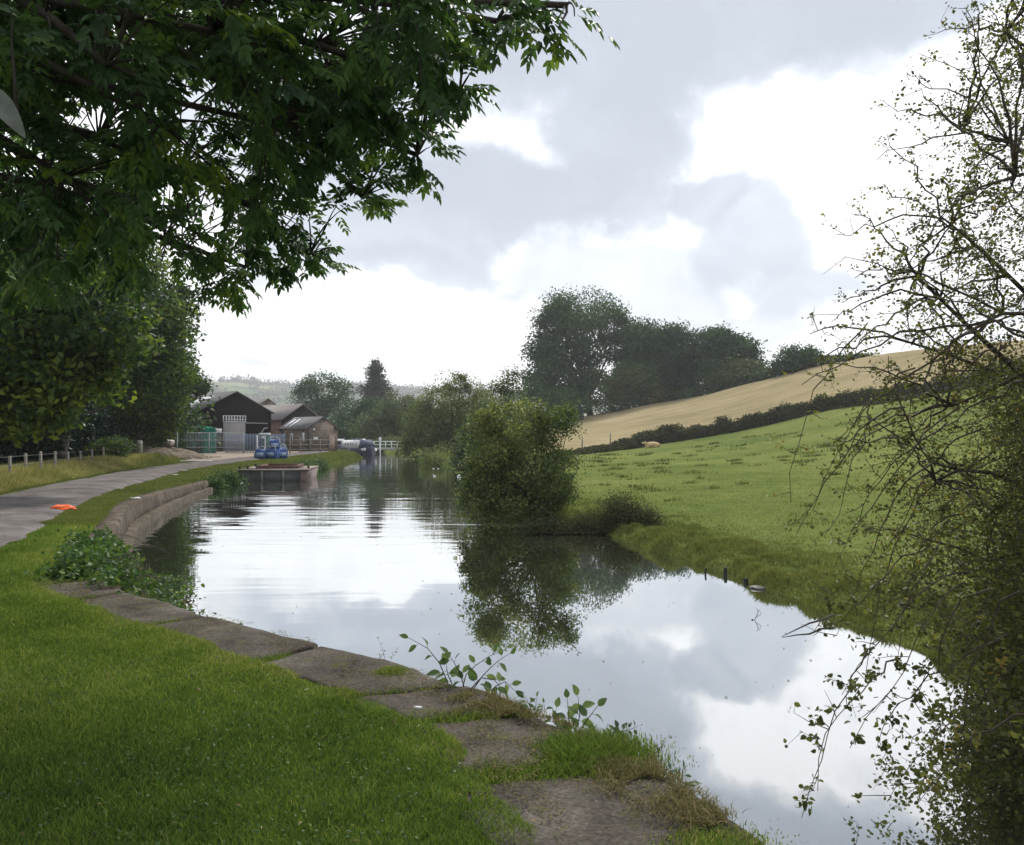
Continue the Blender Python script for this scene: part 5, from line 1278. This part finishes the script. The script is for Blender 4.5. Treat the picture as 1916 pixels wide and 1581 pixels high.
def mound():
    rng = np.random.default_rng(6); nu, nv = 60, 60; u = np.linspace(-1, 1, nu)[:, None]; v = np.linspace(-1, 1, nv)[None, :]
    r = np.sqrt(u * u + v * v); x = u * 3.6 + 0 * v; y = v * 2.4 + 0 * u
    z = np.clip(1 - r, 0, 1) ** .8 * 1.25 * (.6 + .8 * fbm(x * .8 + 9, y * .8, 5)) + (fbm(x * 3, y * 3, 7) - .5) * .22 * (r < 1) - .08
    i = np.arange(nu - 1)[:, None] * nv + np.arange(nv - 1)[None, :]; q = np.stack([i, i + nv, i + nv + 1, i + 1], -1).reshape(-1, 4)
    c = G(335, 856)
    root = empty('earth_mound', (-23.6, 57.5, 0), 'rough brown earth and rubble mound beside the towpath yard', 'earth mound')
    raw_mesh('soil', np.stack([x, y, z], -1).reshape(-1, 3), q, np.full(len(q), 4), M_noise('spoil_earth', [(.3, (.07, .055, .04)), (.5, (.15, .12, .09)), (.7, (.24, .2, .16))], 1.8, 8, .95, .8, .08), root, smooth=True)
    n = 5000; a = rng.random(n) * 6.28; rr_ = rng.random(n) ** .5; X = np.cos(a) * rr_ * 3.3; Y = np.sin(a) * rr_ * 2.2
    Z = np.interp(rr_, [0, 1], [.9, 0])
    leaf_cloud('weeds', np.stack([X, Y, Z + rng.normal(size=n) * .07], 1), rng.uniform(.05, .14, n), rng.uniform(.04, .08, n), far_blade, root, rng.random(n) * .8, 0, rng=rng)
mound()
m = MB(); m.blob((0, 0, 0), .38, .3, .22, 4, .22); o = m.build('sack', M_flat('pale_pink_sack', (.6, .52, .5), .7, .15), None, True); o.location = (-23.0, 57.3, 1.12); tag(o, 'pale sack lying on top of the earth mound', 'sack')
m = MB(); m.box(-1.4, 1.4, -.1, .1, 0, .07, .01); o = m.build('plank', wood_pale); o.location = (-21.4, 58.6, .1); o.rotation_euler = (0, 0, .5); tag(o, 'long pale plank lying on the yard right of the mound', 'plank')
m = MB(); m.box(-.9, .9, -.1, .1, 0, .05, .01); o = m.build('plank', white_p); o.location = (-18.55, 50.2, .09); o.rotation_euler = (0, 0, .15); tag(o, 'short white board lying at the path edge in front of the yard', 'plank')

# striped marker post
c = (-21.75, 50, 0)
root = empty('marker_post', c, 'thick cream post with a brown band standing left of the towpath', 'post')
m = MB(); m.tube([(0, 0, -.2), (0, 0, .42)], [.19, .18], 10); m.build('base', cream, root)
m = MB(); m.tube([(0, 0, .421), (0, 0, .58)], [.185, .18], 10); m.build('band', brown_band, root)
m = MB(); m.tube([(0, 0, .581), (0, 0, 1.22), (0, 0, 1.32)], [.17, .155, .13], 10); m.build('upper_post', cream, root)
m = MB(); m.box(-.27, -.2, -.1, .1, 0, 1.25); m.build('backing_board', brown_band, root)

# wire fence posts on the left verge
root = empty('wire_fence', (-16.3, 27.8, 0), 'low wire fence with pale wooden posts in the tall verge grass', 'fence')
tops = []
for k, (px, D) in enumerate(FX):
    x = (px - CX) / F * D; p = Vector((x + 16.3, D - 27.8, 0)); hh = .98 + .05 * math.sin(k * 5.1)
    m = MB(); m.tube([(0, 0, -.3), (.02 * math.sin(k * 3), 0, hh)], [.055, .048], 7); o = m.build('post', wood_grey, root); o.location = p; tops.append((p, hh))
for z in (.35, .65, .92):
    m = MB(); m.tube([p + Vector((.06, -.06, z)) for p, _ in tops], .003, 4); m.build('wire', steel, root)

# ================================================================== YARD OBJECTS
def bag(label, x, y, z, s, rz, seed, flop=.0):
    rg = random.Random(seed); root = empty('bulk_bag', (x, y, z), label, 'bulk bag', 'blue bulk bags beside the towpath', rz)
    m = MB(); n = 16; rings = []
    for k in range(9):
        f = k / 8; zz = f * .78 * s; bulge = .40 * s * (1 + .14 * math.sin(math.pi * min(1, f * 1.05)) - .06 * (f > .9))
        V = []
        for i in range(n):
            a = 2 * math.pi * i / n; c_, s_ = math.cos(a), math.sin(a); kk = 1 / max(abs(c_), abs(s_)) ** .92
            j = 1 + .05 * math.sin(3 * a + seed + f * 5)
            V.append((c_ * bulge * kk * j * .92 + flop * f * .1, s_ * bulge * kk * j * .92, zz + (.05 * math.sin(2 * a + seed) * s if k == 8 else 0)))
        rings.append(V)
    V = [p for r in rings for p in r] + [(flop * .1, 0, .70 * s)]
    Fc = [tuple(range(n - 1, -1, -1))]
    for k in range(8):
        for i in range(n): Fc.append((k * n + i, k * n + (i + 1) % n, (k + 1) * n + (i + 1) % n, (k + 1) * n + i))
    for i in range(n): Fc.append((8 * n + i, 8 * n + (i + 1) % n, 9 * n))
    m.add(V, Fc); m.build('body', blue_bag, root, False)
    m = MB(); w = .30 * s; m.box(-w, w, -.535 * s, -.51 * s, .22 * s, .52 * s); m.build('printed_panel', lblue, root)
    for sg in (-1, 1):
        m = MB(); m.tube([(sg * .36 * s, -.38 * s, .6 * s), (sg * .34 * s, -.40 * s, .95 * s), (sg * .12 * s, -.36 * s, 1.02 * s), (sg * .05 * s, -.3 * s, .82 * s)], .022 * s, 5); m.build('strap', white_strap, root)
def BX(px, D): return (px - CX) / F * D
bag('left blue bulk bag standing under the white sign frame', BX(488, 57), 57, .03, .86, .1, 1)
bag('blue bulk bag at the front of the pile of four', BX(511, 57.3), 57.3, .03, .88, -.15, 2)
bag('blue bulk bag resting on top of the others', BX(514, 57.6), 57.6, .66, .84, .25, 3)
bag('half-hidden blue bulk bag at the right end of the pile', BX(526, 58.3), 58.3, .03, .84, .5, 4, 1)
bag('blue bulk bag at the back of the pile', BX(520, 59.2), 59.2, .03, .98, .8, 5)
x = BX(493, 60)
root = empty('notice_board', (x, 60, 0), 'white framed notice board on two posts behind the left blue bag', 'sign')
for dx in (-.45, .12): m = MB(); m.box(dx - .035, dx + .035, -.035, .035, -.2, 1.62); m.build('post', white_p, root)
m = MB(); m.box(-.32, .42, -.06, .3, 1.64, 1.78, .02); m.build('top', white_p, root)
m = MB(); m.box(-.06, .5, .04, .09, .55, 1.6); m.build('board', M_flat('grey_green_board', (.16, .26, .22), .6, .15), root)
m = MB(); m.box(-.15, .08, -.06, -.04, 1.38, 1.55); m.build('notice', white_p, root)

# ================================================================== BARGE
def barge():
    ang = .12
    root = empty('work_barge', (BX(505, 40.3), 40.3, WZ), 'flat open work barge with a reddish-brown hold moored by the grass bank', 'barge', None, ang)
    W2, Ln, H0 = 1.45, 4.4, .52
    m = MB()
    def ring(z, w, y0, y1): return [(-w, y0, z), (w, y0, z), (w, y1, z), (-w, y1, z)]
    m.solid(ring(-.35, W2 * .9, .15, Ln - .1), ring(H0, W2, 0, Ln)); m.build('hull', hull_m, root)
    for x in (-.35, .62):
        r_ = MB(); r_.box(x - .05, x + .05, -.06, .06, 0, H0 - .03); r_.build('rubbing_strake', M_flat('rub_strake_grey', (.16, .16, .14), .7), root)
    r_ = MB(); r_.solid([(W2 * .93, -.05, -.2), (W2 * .93 + .35, .35, -.2), (W2 * .93 + .35, Ln * .9, -.2), (W2 * .93, Ln * .9, -.2)], [(W2 + .003, -.03, H0 - .03), (W2 + .38, .3, H0 - .03), (W2 + .38, Ln * .9, H0 - .03), (W2 + .003, Ln * .9, H0 - .03)]); r_.build('end_plate', pinkish, root)
    r_ = MB(); r_.box(-W2 - .06, W2 + .40, -.08, .10, H0 + .002, H0 + .06); r_.build('gunwale', M_flat('bleached_timber', (.36, .31, .27), .8, .25, 5), root)
    r_ = MB(); r_.box(-W2 - .02, -W2 + .75, .102, Ln, H0 + .002, H0 + .05); r_.box(W2 - .32, W2 + .36, .102, Ln, H0 + .002, H0 + .05); r_.box(-W2 + .752, W2 - .322, Ln - .6, Ln, H0 + .002, H0 + .05); r_.build('deck', M_flat('worn_deck_boards', (.2, .165, .135), .85, .35, 6), root)
    r_ = MB(); x0, x1, y0, y1 = -W2 + .76, W2 - .34, .3, Ln - .7
    r_.box(x0, x1, y0, y0 + .06, H0 + .003, H0 + .2); r_.box(x0, x1, y1 - .06, y1, H0 + .003, H0 + .2); r_.box(x0, x0 + .06, y0 + .061, y1 - .061, H0 + .003, H0 + .198); r_.box(x1 - .06, x1, y0 + .061, y1 - .061, H0 + .003, H0 + .198)
    r_.build('coaming', rust, root)
    for bx, by in ((-W2 + .05, .15), (-W2 + .35, .5), (W2 + .28, .5), (-W2 + .2, 3.5)):
        r_ = MB(); r_.tube([(bx, by, H0 + .05), (bx, by, H0 + .17), (bx, by, H0 + .18)], [.05, .05, .08], 8); r_.build('bollard', M_flat('black_iron', (.03, .03, .03), .6), root)
    for k in range(3):
        r_ = MB(); r_.box(-W2 + .2, -W2 + .72, .6 + k * .5, .85 + k * .5, H0 + .055, H0 + .1); r_.build('plank', wood_pale, root)
barge()
m = MB(); m.box(-.45, .45, -.06, .06, 0, .05, .01); o = m.build('floating_board', white_p); o.location = (BX(435, 38.6), 38.6, WZ - .01); tag(o, 'small white board floating by the bank left of the barge', 'board')

# ================================================================== NARROWBOAT, FOOTBRIDGE
def narrowboat():
    A = Vector((-14.9, 90.5, WZ)); B = Vector((-20.2, 104.5, WZ)); d = B - A
    rz = math.atan2(d.y, d.x) - math.pi / 2
    root = empty('narrowboat', tuple(A), 'moored narrowboat with a dark bow and pale tarpaulin cabin', 'boat', None, rz)
    L = d.length; secs = []
    for y, w, h in ((0, .04, 1.05), (.5, .42, .95), (1.2, .8, .85), (2.2, 1.0, .78), (L - 1.2, 1.0, .75), (L, .7, .8)):
        secs.append([(-w * .8, y, -.3), (w * .8, y, -.3), (w, y, h), (-w, y, h)])
    m = MB()
    for a, b in zip(secs[:-1], secs[1:]): m.solid(a, b)
    m.build('hull', navy, root)
    m = MB(); A1 = [(-.82, 2.8, .76), (.82, 2.8, .76), (.66, 2.8, 1.62), (-.66, 2.8, 1.62)]; m.solid(A1, [(a, L - 1.6, c) for a, b, c in A1]); m.build('cabin', tarp, root)
    m = MB(); m.solid([(-.8, 1.1, .8), (.8, 1.1, .8), (.35, 1.5, 1.45), (-.35, 1.5, 1.45)], [(-.84, 2.795, .77), (.84, 2.795, .77), (.6, 2.795, 1.72), (-.6, 2.795, 1.72)]); m.build('cratch_cover', M_flat('dark_blue_canvas', (.04, .045, .085), .8, .25), root)
    for sg in (-1, 1):
        m = MB(); m.solid([(sg * .44, .48, .55), (sg * .80, 1.15, .5), (sg * .82, 1.15, .75), (sg * .46, .48, .85)], [(sg * .47, .46, .55), (sg * .83, 1.13, .5), (sg * .85, 1.13, .75), (sg * .49, .46, .85)]); m.build('bow_panel', white_p, root)
    for k in range(5):
        for sg in (-1, 1):
            y = 4.6 + k * 1.7; m = MB(); m.tube([(sg * .755, y, 1.2), (sg * .79, y, 1.21)], [.17, .17], 12); m.build('porthole', glass, root)
    m = MB(); m.box(-.2, .2, 6, 6.6, 1.63, 1.82); m.box(-.3, .1, 8.5, 9.6, 1.63, 1.78); m.build('roof_box', M_flat('roof_clutter', (.15, .17, .2), .7), root)
    m = MB(); m.blob((.1, 4.6, 1.7), .22, .25, .1, 2, .1); m.build('roof_light', white_p, root)
narrowboat()
m = MB()
root = empty('narrowboat', (-22.5, 112, WZ), 'second boat mostly hidden behind the stone hut corner', 'boat', None, R(21))
m.solid([(-.8, 0, -.2), (.8, 0, -.2), (1, 0, .8), (-1, 0, .8)], [(-.8, 10, -.2), (.8, 10, -.2), (1, 10, .8), (-1, 10, .8)]); m.build('hull', navy, root)
m = MB(); m.solid([(-.8, .8, .81), (.8, .8, .81), (.65, .8, 1.7), (-.65, .8, 1.7)], [(-.8, 9, .81), (.8, 9, .81), (.65, 9, 1.7), (-.65, 9, 1.7)]); m.build('cabin', tarp, root)
w_ = MB(); w_.box(-.3, .3, .74, .797, 1.0, 1.5); w_.build('window', glass, root)

def bridge():
    D = 101.5; x0, x1 = BX(700, D), BX(754, D); root = empty('footbridge', (x0, D, 0), 'low white railed footbridge crossing the far end of the canal', 'footbridge')
    L = x1 - x0
    m = MB(); m.box(-1.2, L + .3, 0, 1.6, -.12, .14); m.build('deck', M_flat('bridge_deck', (.3, .3, .27), .8), root)
    m = MB(); m.box(-1.2, L, -.03, .03, .86, .95); m.build('handrail', white_p, root)
    m = MB(); m.box(-1.2, L, -.025, .025, .50, .56); m.build('rail', white_p, root)
    for k in range(6): x = L * k / 5; m = MB(); m.box(x - .045, x + .045, -.045, .045, .142, .858); m.build('post', white_p, root)
    for x in (.2, L - .1): m = MB(); m.box(x - .2, x + .2, .1, 1.5, -1.4, -.122); m.build('pier', stone_m, root)
    x = BX(712, 100) ; root = empty('sign_post', (x, 99.8, WZ), 'round-topped white sign board on a post before the footbridge', 'sign')
    m = MB(); m.box(-.06, .06, -.05, .05, -.5, 1.5); m.build('post', white_p, root)
    m = MB(); n = 14; A = [(.19 * math.cos(a), -.08, 1.62 + .26 * math.sin(a) + .1) for a in [2 * math.pi * i / n for i in range(n)]]; m.solid(A, [(a, -.051, c) for a, b, c in A]); m.build('board', white_p, root)
bridge()

# ================================================================== SMALL THINGS
def lump(name, label, cat, loc, r, mat, seed, rough=.25, rz=0, smooth=True, group=None):
    m = MB(); m.blob((0, 0, 0), r[0], r[1], r[2], seed, rough, 18, 11, flat=-r[2] * .3); o = m.build(name, mat, None, smooth); o.location = loc; o.rotation_euler = (0, 0, rz); return tag(o, label, cat, group)
p = G(115, 953, .06)
def orange():
    root = empty('plastic_bag', (p.x, p.y, p.z - .02), 'crumpled bright orange plastic bag lying on the towpath edge', 'bag')
    m = MB(); m.blob((0, 0, .04), .24, .14, .075, 8, .3, 22, 12, flat=-.03); m.build('crumpled_body', orange_p, root)
    m = MB(); m.blob((.2, .02, .03), .09, .07, .03, 5, .4, 14, 9, flat=-.02); m.build('loose_corner', orange_p, root)
orange()
def litter(label, px, py, s, seed):
    q = G(px, py, .06); rg = random.Random(seed); m = MB(); A = [(math.cos(a) * s * rg.uniform(.6, 1), math.sin(a) * s * .5 * rg.uniform(.6, 1), .01 + rg.uniform(0, s * .2)) for a in [k * .785 for k in range(8)]]
    m.solid(A, [(a, b, c + .008) for a, b, c in A]); o = m.build('litter', white_p); o.location = q; tag(o, label, 'litter')
litter('scrap of white paper on the grass strip beside the towpath', 328, 889, .2, 1)
litter('pale scrap lying on the grass by the top of the curved wall', 253, 933, .14, 2)
litter('tiny white scrap on the stone slab nearest the sapling', 783, 1329, .03, 3)
p = P(1221, 840, 78); z = hz(p.x, p.y)
root = empty('sheep', (p.x, p.y, z), 'tan sheep lying in the pasture below the dark hedge', 'sheep', None, .1)
wool = M_flat('tan_wool', (.5, .37, .2), .95, .2, 9)
m = MB(); m.blob((0, 0, .26), .72, .3, .28, 2, .06, 22, 12, flat=-.24); m.blob((-.68, -.05, .42), .15, .12, .15, 3, .05); m.blob((-.86, -.1, .42), .17, .085, .09, 4, .05); m.blob((.72, 0, .2), .1, .07, .08, 5, .05)
for sx, sy in ((-.45, -.28), (.3, -.3), (-.35, .28), (.35, .28)): m.tube([(sx, sy * .8, .1), (sx - .12, sy * 1.15, .06), (sx - .3, sy * 1.2, .04)], [.08, .06, .04], 7)
for sy in (-.1, .1): m.blob((-.68, sy - .05 + sy * .6, .5), .05, .07, .03, 6, .05, 8, 6)
m.build('body', wool, root, True)
for n_, (px, py, D, h_) in enumerate(((1089, 846, 78, 1.5), (1142, 843, 80, 1.7))):
    q = P(px, py, D); z = hz(q.x, q.y); m = MB(); m.tube([(0, 0, -.2), (.02, 0, h_)], [.07, .055], 7); o = m.build('fence_post', wood_grey); o.location = (q.x, q.y, z)
    tag(o, ('short dark fence post at the low left end of the hedge', 'taller fence post beside the first hedge bushes')[n_], 'fence post', 'old fence posts at the edge of the stubble')
for k, (px, py, h_, r_) in enumerate(((1319, 1074, .1, .015), (1356, 1076, .12, .03), (1394, 1090, .07, .035))):  # dark stakes added where the water carries only dark reflections
    q = G(px, py, WZ); m = MB(); m.tube([(0, 0, -.4), (.01, 0, h_ * .6), (.015, 0, h_)], [r_, r_, r_ * .7], 8); o = m.build('reflection_stake', M_flat('reflection_dark', (.02, .02, .02), .5) if k == 0 else bpy.data.materials['reflection_dark']); o.location = q
    tag(o, ('thinnest dark stake put in for a reflection by the far bank', 'tallest dark stake put in for a reflection by the far bank', 'stubby dark stake put in for a reflection farthest out')[k], 'stake', 'stakes put in for reflections on the water')
def branch():
    pts = [G(1560, 1163, WZ) + Vector((0, 0, .08)), G(1538, 1168, WZ) + Vector((0, 0, .05)), G(1515, 1176, WZ) + Vector((0, 0, .06)), G(1490, 1183, WZ) + Vector((0, 0, .03)), G(1463, 1192, WZ) + Vector((0, 0, .005))]
    b = pts[0].copy(); root = empty('fallen_branch', tuple(b), 'bare fallen branch sticking out of the bank over the water', 'branch')
    m = MB(); m.tube([q - b for q in pts], [.013, .012, .010, .007, .003], 7); m.build('limb', bark, root, True)
    m = MB(); m.tube([pts[1] - b, G(1522, 1186, WZ) - b + Vector((0, 0, .02))], [.007, .002], 6); m.tube([pts[1] - b, G(1530, 1160, WZ) - b + Vector((0, 0, .05))], [.004, .0015], 5); m.build('side_twig', bark, root)
branch()
def loops():
    b = G(1408, 1160, WZ); root = empty('water_weed', tuple(b), 'curled bare twig standing out of the open water', 'twig'); m = MB()
    m.tube([Vector((0, 0, -.05)), Vector((.05, 0, .05)), Vector((.07, .0, .1)), Vector((.05, 0, .13))], .004, 5); m.tube([Vector((.05, 0, .03)), Vector((.10, 0, .07)), Vector((.08, 0, .12))], .003, 5); m.blob((.0, 0, .0), .012, .012, .012, 1); m.build('stem', twig, root)
loops()
lump('stone', 'flat pale stone at the water edge under the pasture bank', 'stone', tuple(G(1432, 1099, WZ + .015)), (.2, .12, .03), M_flat('pale_wet_stone', (.24, .22, .2), .7, .3, 12), 3)
def bird(label, px, py, s, rz):
    q = G(px, py, WZ); root = empty('duck', tuple(q), label, 'duck', 'white birds on the far water', rz); m = MB()
    m.blob((0, 0, .04 * s), .2 * s, .1 * s, .09 * s, 1, .04, 16, 9, flat=-.04 * s); m.tube([(.14 * s, 0, .06 * s), (.19 * s, 0, .16 * s), (.2 * s, 0, .21 * s)], [.04 * s, .03 * s, .035 * s], 7); m.blob((.21 * s, 0, .22 * s), .05 * s, .04 * s, .04 * s, 2, .02); m.solid([(-.17 * s, -.04 * s, .07 * s), (-.17 * s, .04 * s, .07 * s), (-.17 * s, .04 * s, .1 * s), (-.17 * s, -.04 * s, .1 * s)], [(-.28 * s, -.01, .12 * s), (-.28 * s, .01, .12 * s), (-.28 * s, .01, .13 * s), (-.28 * s, -.01, .13 * s)]); m.build('body', white_p, root, True)
    m = MB(); m.tube([(.25 * s, 0, .22 * s), (.31 * s, 0, .205 * s)], [.018 * s, .008 * s], 6); m.build('bill', orange_p, root)
bird('white duck nearest the bright streak on the far water', 813, 891, .4, 2.6)
bird('small white duck farther off, left of its pair', 811, 877, .28, .3)
bird('small white duck farther off, right of its pair', 820, 877, .28, 2.9)
m = MB(); m.blob((0, 0, .05), .1, .1, .1, 1, .0, 16, 10); o = m.build('float', white_p, None, True); q = G(859, 894, WZ); o.location = q; tag(o, 'round pale float beside the overhanging willow', 'float')
def bank_bush(label, px, D, s, seed, mat=bram_leaf, tb=0.0):
    x = BX(px, D); z = hz(x, D); rng = np.random.default_rng(seed); root = empty('bank_shrub', (x, D, max(z, WZ)), label, 'shrub', 'shrubs on the towpath bank')
    n = 2600; C = rng.normal(size=(n, 3)) * [s * .5, s * .4, s * .3]; C[:, 2] = np.abs(C[:, 2]) * 1.3
    leaf_cloud('foliage', C, rng.uniform(.06, .12, n), rng.uniform(.04, .08, n), mat, root, rng.random(n) * .7 + tb, .1, rng=rng)
    m = MB()
    for k in range(8): m.tube([(0, 0, -.2), tuple(C[k] * .8)], [.015, .005], 4)
    m.build('stems', twig, root)
bank_bush('dark shrub on the bank just left of the barge', 425, 37.6, .6, 1, tb=-.15)
bank_bush('upright green shrub on the bank behind the right end of the barge', 569, 52, .75, 2)
bank_bush('low dark shrub at the waterline right of the barge', 592, 55, .7, 3, tb=-.15)
bank_bush('small shrub at the end of the curved canal wall', 398, 35, .45, 4, tb=-.1)

# ================================================================== HAZE
haze_m, nt, out = nmat('haze_air'); pv = N(nt, 'ShaderNodeVolumePrincipled'); pv.inputs['Color'].default_value = (.93, .95, 1, 1); pv.inputs['Density'].default_value = HAZE_DENS; pv.inputs['Anisotropy'].default_value = .3
nt.links.new(pv.outputs[0], out.inputs['Volume'])
m = MB(); m.box(-2600, 2600, -900, 2900, -20, 190); hz_o = m.build('haze', haze_m); hz_o['kind'] = 'stuff'; hz_o['label'] = 'thin pale air haze over the whole valley'
if HAZE_DENS <= 0: bpy.data.objects.remove(hz_o)

# ================================================================== SKY AND SUN
SUN_EL, SUN_AZ = R(50), R(12)        # azimuth to the right of straight ahead
w = bpy.data.worlds.new('World'); S.world = w; w.use_nodes = True; nt = w.node_tree; nt.nodes.clear()
outw = N(nt, 'ShaderNodeOutputWorld'); bg = N(nt, 'ShaderNodeBackground'); bg.inputs['Strength'].default_value = .1; nt.links.new(bg.outputs[0], outw.inputs[0])
sky = N(nt, 'ShaderNodeTexSky', sky_type='NISHITA'); sky.sun_disc = False; sky.sun_elevation = SUN_EL; sky.sun_rotation = SUN_AZ
tc = N(nt, 'ShaderNodeTexCoord'); vec = tc.outputs['Generated']
def vmath(op, a, b=None, scale=None):
    n = N(nt, 'ShaderNodeVectorMath', operation=op)
    for i, v in enumerate((a, b)):
        if v is None: continue
        if isinstance(v, tuple): n.inputs[i].default_value = v
        else: nt.links.new(v, n.inputs[i])
    if scale is not None: n.inputs['Scale'].default_value = scale
    return n
sep = N(nt, 'ShaderNodeSeparateXYZ'); nt.links.new(vec, sep.inputs[0])
azn = math_(nt, 'ARCTAN2', sep.outputs[0], sep.outputs[1]); eln = math_(nt, 'ARCSINE', sep.outputs[2])
cmb = N(nt, 'ShaderNodeCombineXYZ'); nt.links.new(azn, cmb.inputs[0]); nt.links.new(eln, cmb.inputs[1])
big = N(nt, 'ShaderNodeTexNoise'); big.inputs['Scale'].default_value = 4.2; big.inputs['Detail'].default_value = 5; big.inputs['Roughness'].default_value = .55; nt.links.new(cmb.outputs[0], big.inputs['Vector'])
warp = vmath('SCALE', vmath('SUBTRACT', big.outputs[1], (.5, .5, .5)).outputs[0], None, .22)
uvw = vmath('ADD', cmb.outputs[0], warp.outputs[0]).outputs[0]
fine = N(nt, 'ShaderNodeTexNoise'); fine.inputs['Scale'].default_value = 9; fine.inputs['Detail'].default_value = 7; fine.inputs['Roughness'].default_value = .66; nt.links.new(cmb.outputs[0], fine.inputs['Vector'])
def azel(px, py):
    d = (P(px, py, 1) - Vector((0, 0, EYE))).normalized(); return math.atan2(d.x, d.y), math.asin(d.z)
# grey clouds: (px, py, half width, half height, tilt deg, strength)
CL = [(1250, 40, 560, 125, -3, 1.0), (1160, 230, 115, 150, 0, .9), (930, 370, 350, 100, 2, 1.0), (1210, 400, 70, 60, 0, .6), (1395, 480, 85, 85, 0, .6), (1310, 395, 60, 45, 30, .6), (700, 470, 260, 60, -4, .7),
      (790, 515, 130, 30, -3, .55), (1180, 530, 300, 60, 3, .4), (1520, 560, 100, 38, 0, .55), (1380, 610, 170, 35, 0, .35), (560, 240, 260, 160, 0, .6), (1700, -120, 500, 120, 6, .9), (400, -250, 600, 200, 0, .8), (900, -420, 900, 160, 0, .5), (1650, 80, 90, 40, 0, .35), (490, 665, 40, 8, 0, .3), (960, 545, 50, 12, 0, .25)]
acc = None
for (px, py, hw, hh, tl, st) in CL:
    a0, e0 = azel(px, py); sx = hw / F; sy = hh / F
    s1 = vmath('SUBTRACT', uvw, (a0, e0, 0)); rot = N(nt, 'ShaderNodeVectorRotate', rotation_type='Z_AXIS'); rot.inputs['Angle'].default_value = R(tl); nt.links.new(s1.outputs[0], rot.inputs[0])
    s2 = vmath('MULTIPLY', rot.outputs[0], (1 / sx, 1 / sy, 0)); ln = vmath('LENGTH', s2.outputs[0])
    dd = math_(nt, 'ADD', ln.outputs['Value'], math_(nt, 'MULTIPLY', math_(nt, 'SUBTRACT', fine.outputs[0], .5), 1.7 * min(1, 90 / hh)))
    mr = N(nt, 'ShaderNodeMapRange', interpolation_type='SMOOTHSTEP'); mr.inputs[1].default_value = 1.22; mr.inputs[2].default_value = .62; mr.inputs[3].default_value = 0; mr.inputs[4].default_value = st
    nt.links.new(dd, mr.inputs[0])
    acc = mr.outputs[0] if acc is None else math_(nt, 'SUBTRACT', math_(nt, 'ADD', acc, mr.outputs[0]), math_(nt, 'MULTIPLY', acc, mr.outputs[0]))
# clouds everywhere else around the sky: plain layered noise, faded out inside the photographed part
gen = N(nt, 'ShaderNodeTexNoise'); gen.inputs['Scale'].default_value = 2.3; gen.inputs['Detail'].default_value = 6; nt.links.new(vec, gen.inputs['Vector'])
gm = N(nt, 'ShaderNodeMapRange', interpolation_type='SMOOTHSTEP'); gm.inputs[1].default_value = .44; gm.inputs[2].default_value = .6; gm.inputs[4].default_value = .9; nt.links.new(gen.outputs[0], gm.inputs[0])
outz = N(nt, 'ShaderNodeMapRange', interpolation_type='SMOOTHSTEP'); outz.inputs[1].default_value = .62; outz.inputs[2].default_value = .9; nt.links.new(math_(nt, 'ABSOLUTE', azn), outz.inputs[0])
outz2 = N(nt, 'ShaderNodeMapRange', interpolation_type='SMOOTHSTEP'); outz2.inputs[1].default_value = .55; outz2.inputs[2].default_value = .8; nt.links.new(eln, outz2.inputs[0])
acc = math_(nt, 'MAXIMUM', acc, math_(nt, 'MULTIPLY', gm.outputs[0], math_(nt, 'MAXIMUM', outz.outputs[0], outz2.outputs[0])))
var = math_(nt, 'ADD', acc, math_(nt, 'MULTIPLY', math_(nt, 'SUBTRACT', fine.outputs[0], .5), .8))
ccol = ramp(nt, [(0, (7.0, 7.0, 7.05)), (.2, (5.0, 5.08, 5.25)), (.45, (3.9, 4.15, 4.55)), (.75, (2.95, 3.24, 3.72)), (1, (2.5, 2.76, 3.2))], var)
# thin veils of blue low over the horizon
veil = N(nt, 'ShaderNodeTexNoise'); veil.inputs['Scale'].default_value = 6; veil.inputs['Detail'].default_value = 5
nt.links.new(vmath('MULTIPLY', cmb.outputs[0], (1, 6, 1)).outputs[0], veil.inputs['Vector'])
vm = N(nt, 'ShaderNodeMapRange', interpolation_type='SMOOTHSTEP'); vm.inputs[1].default_value = .52; vm.inputs[2].default_value = .68; vm.inputs[4].default_value = .6; nt.links.new(veil.outputs[0], vm.inputs[0])
lo = N(nt, 'ShaderNodeMapRange', interpolation_type='SMOOTHSTEP'); lo.inputs[1].default_value = .22; lo.inputs[2].default_value = .08; nt.links.new(eln, lo.inputs[0])
skym = vmath('MULTIPLY', sky.outputs[0], (1.0, 1.0, 1.0))
fin = mixc(nt, math_(nt, 'MULTIPLY', vm.outputs[0], lo.outputs[0]), ccol, (4.1, 4.75, 5.3))
fin = mixc(nt, .04, fin, skym.outputs[0])
nt.links.new(fin, bg.inputs[0])
sun = bpy.data.lights.new('sun', 'SUN'); sun.energy = 2.0; sun.angle = R(10); sun.color = (1, .96, .88)
so = bpy.data.objects.new('sun', sun); COL.objects.link(so)
sd = Vector((math.sin(SUN_AZ) * math.cos(SUN_EL), math.cos(SUN_AZ) * math.cos(SUN_EL), math.sin(SUN_EL)))
so.rotation_euler = (-sd).to_track_quat('-Z', 'Y').to_euler()

S.view_settings.view_transform = 'Standard'; S.view_settings.look = 'None'; S.view_settings.exposure = 1.1; S.view_settings.gamma = 1
S.cycles.max_bounces = 6; S.cycles.diffuse_bounces = 3; S.cycles.glossy_bounces = 3; S.cycles.transmission_bounces = 3; S.cycles.volume_bounces = 0; S.cycles.transparent_max_bounces = 4
S.cycles.use_denoising = True
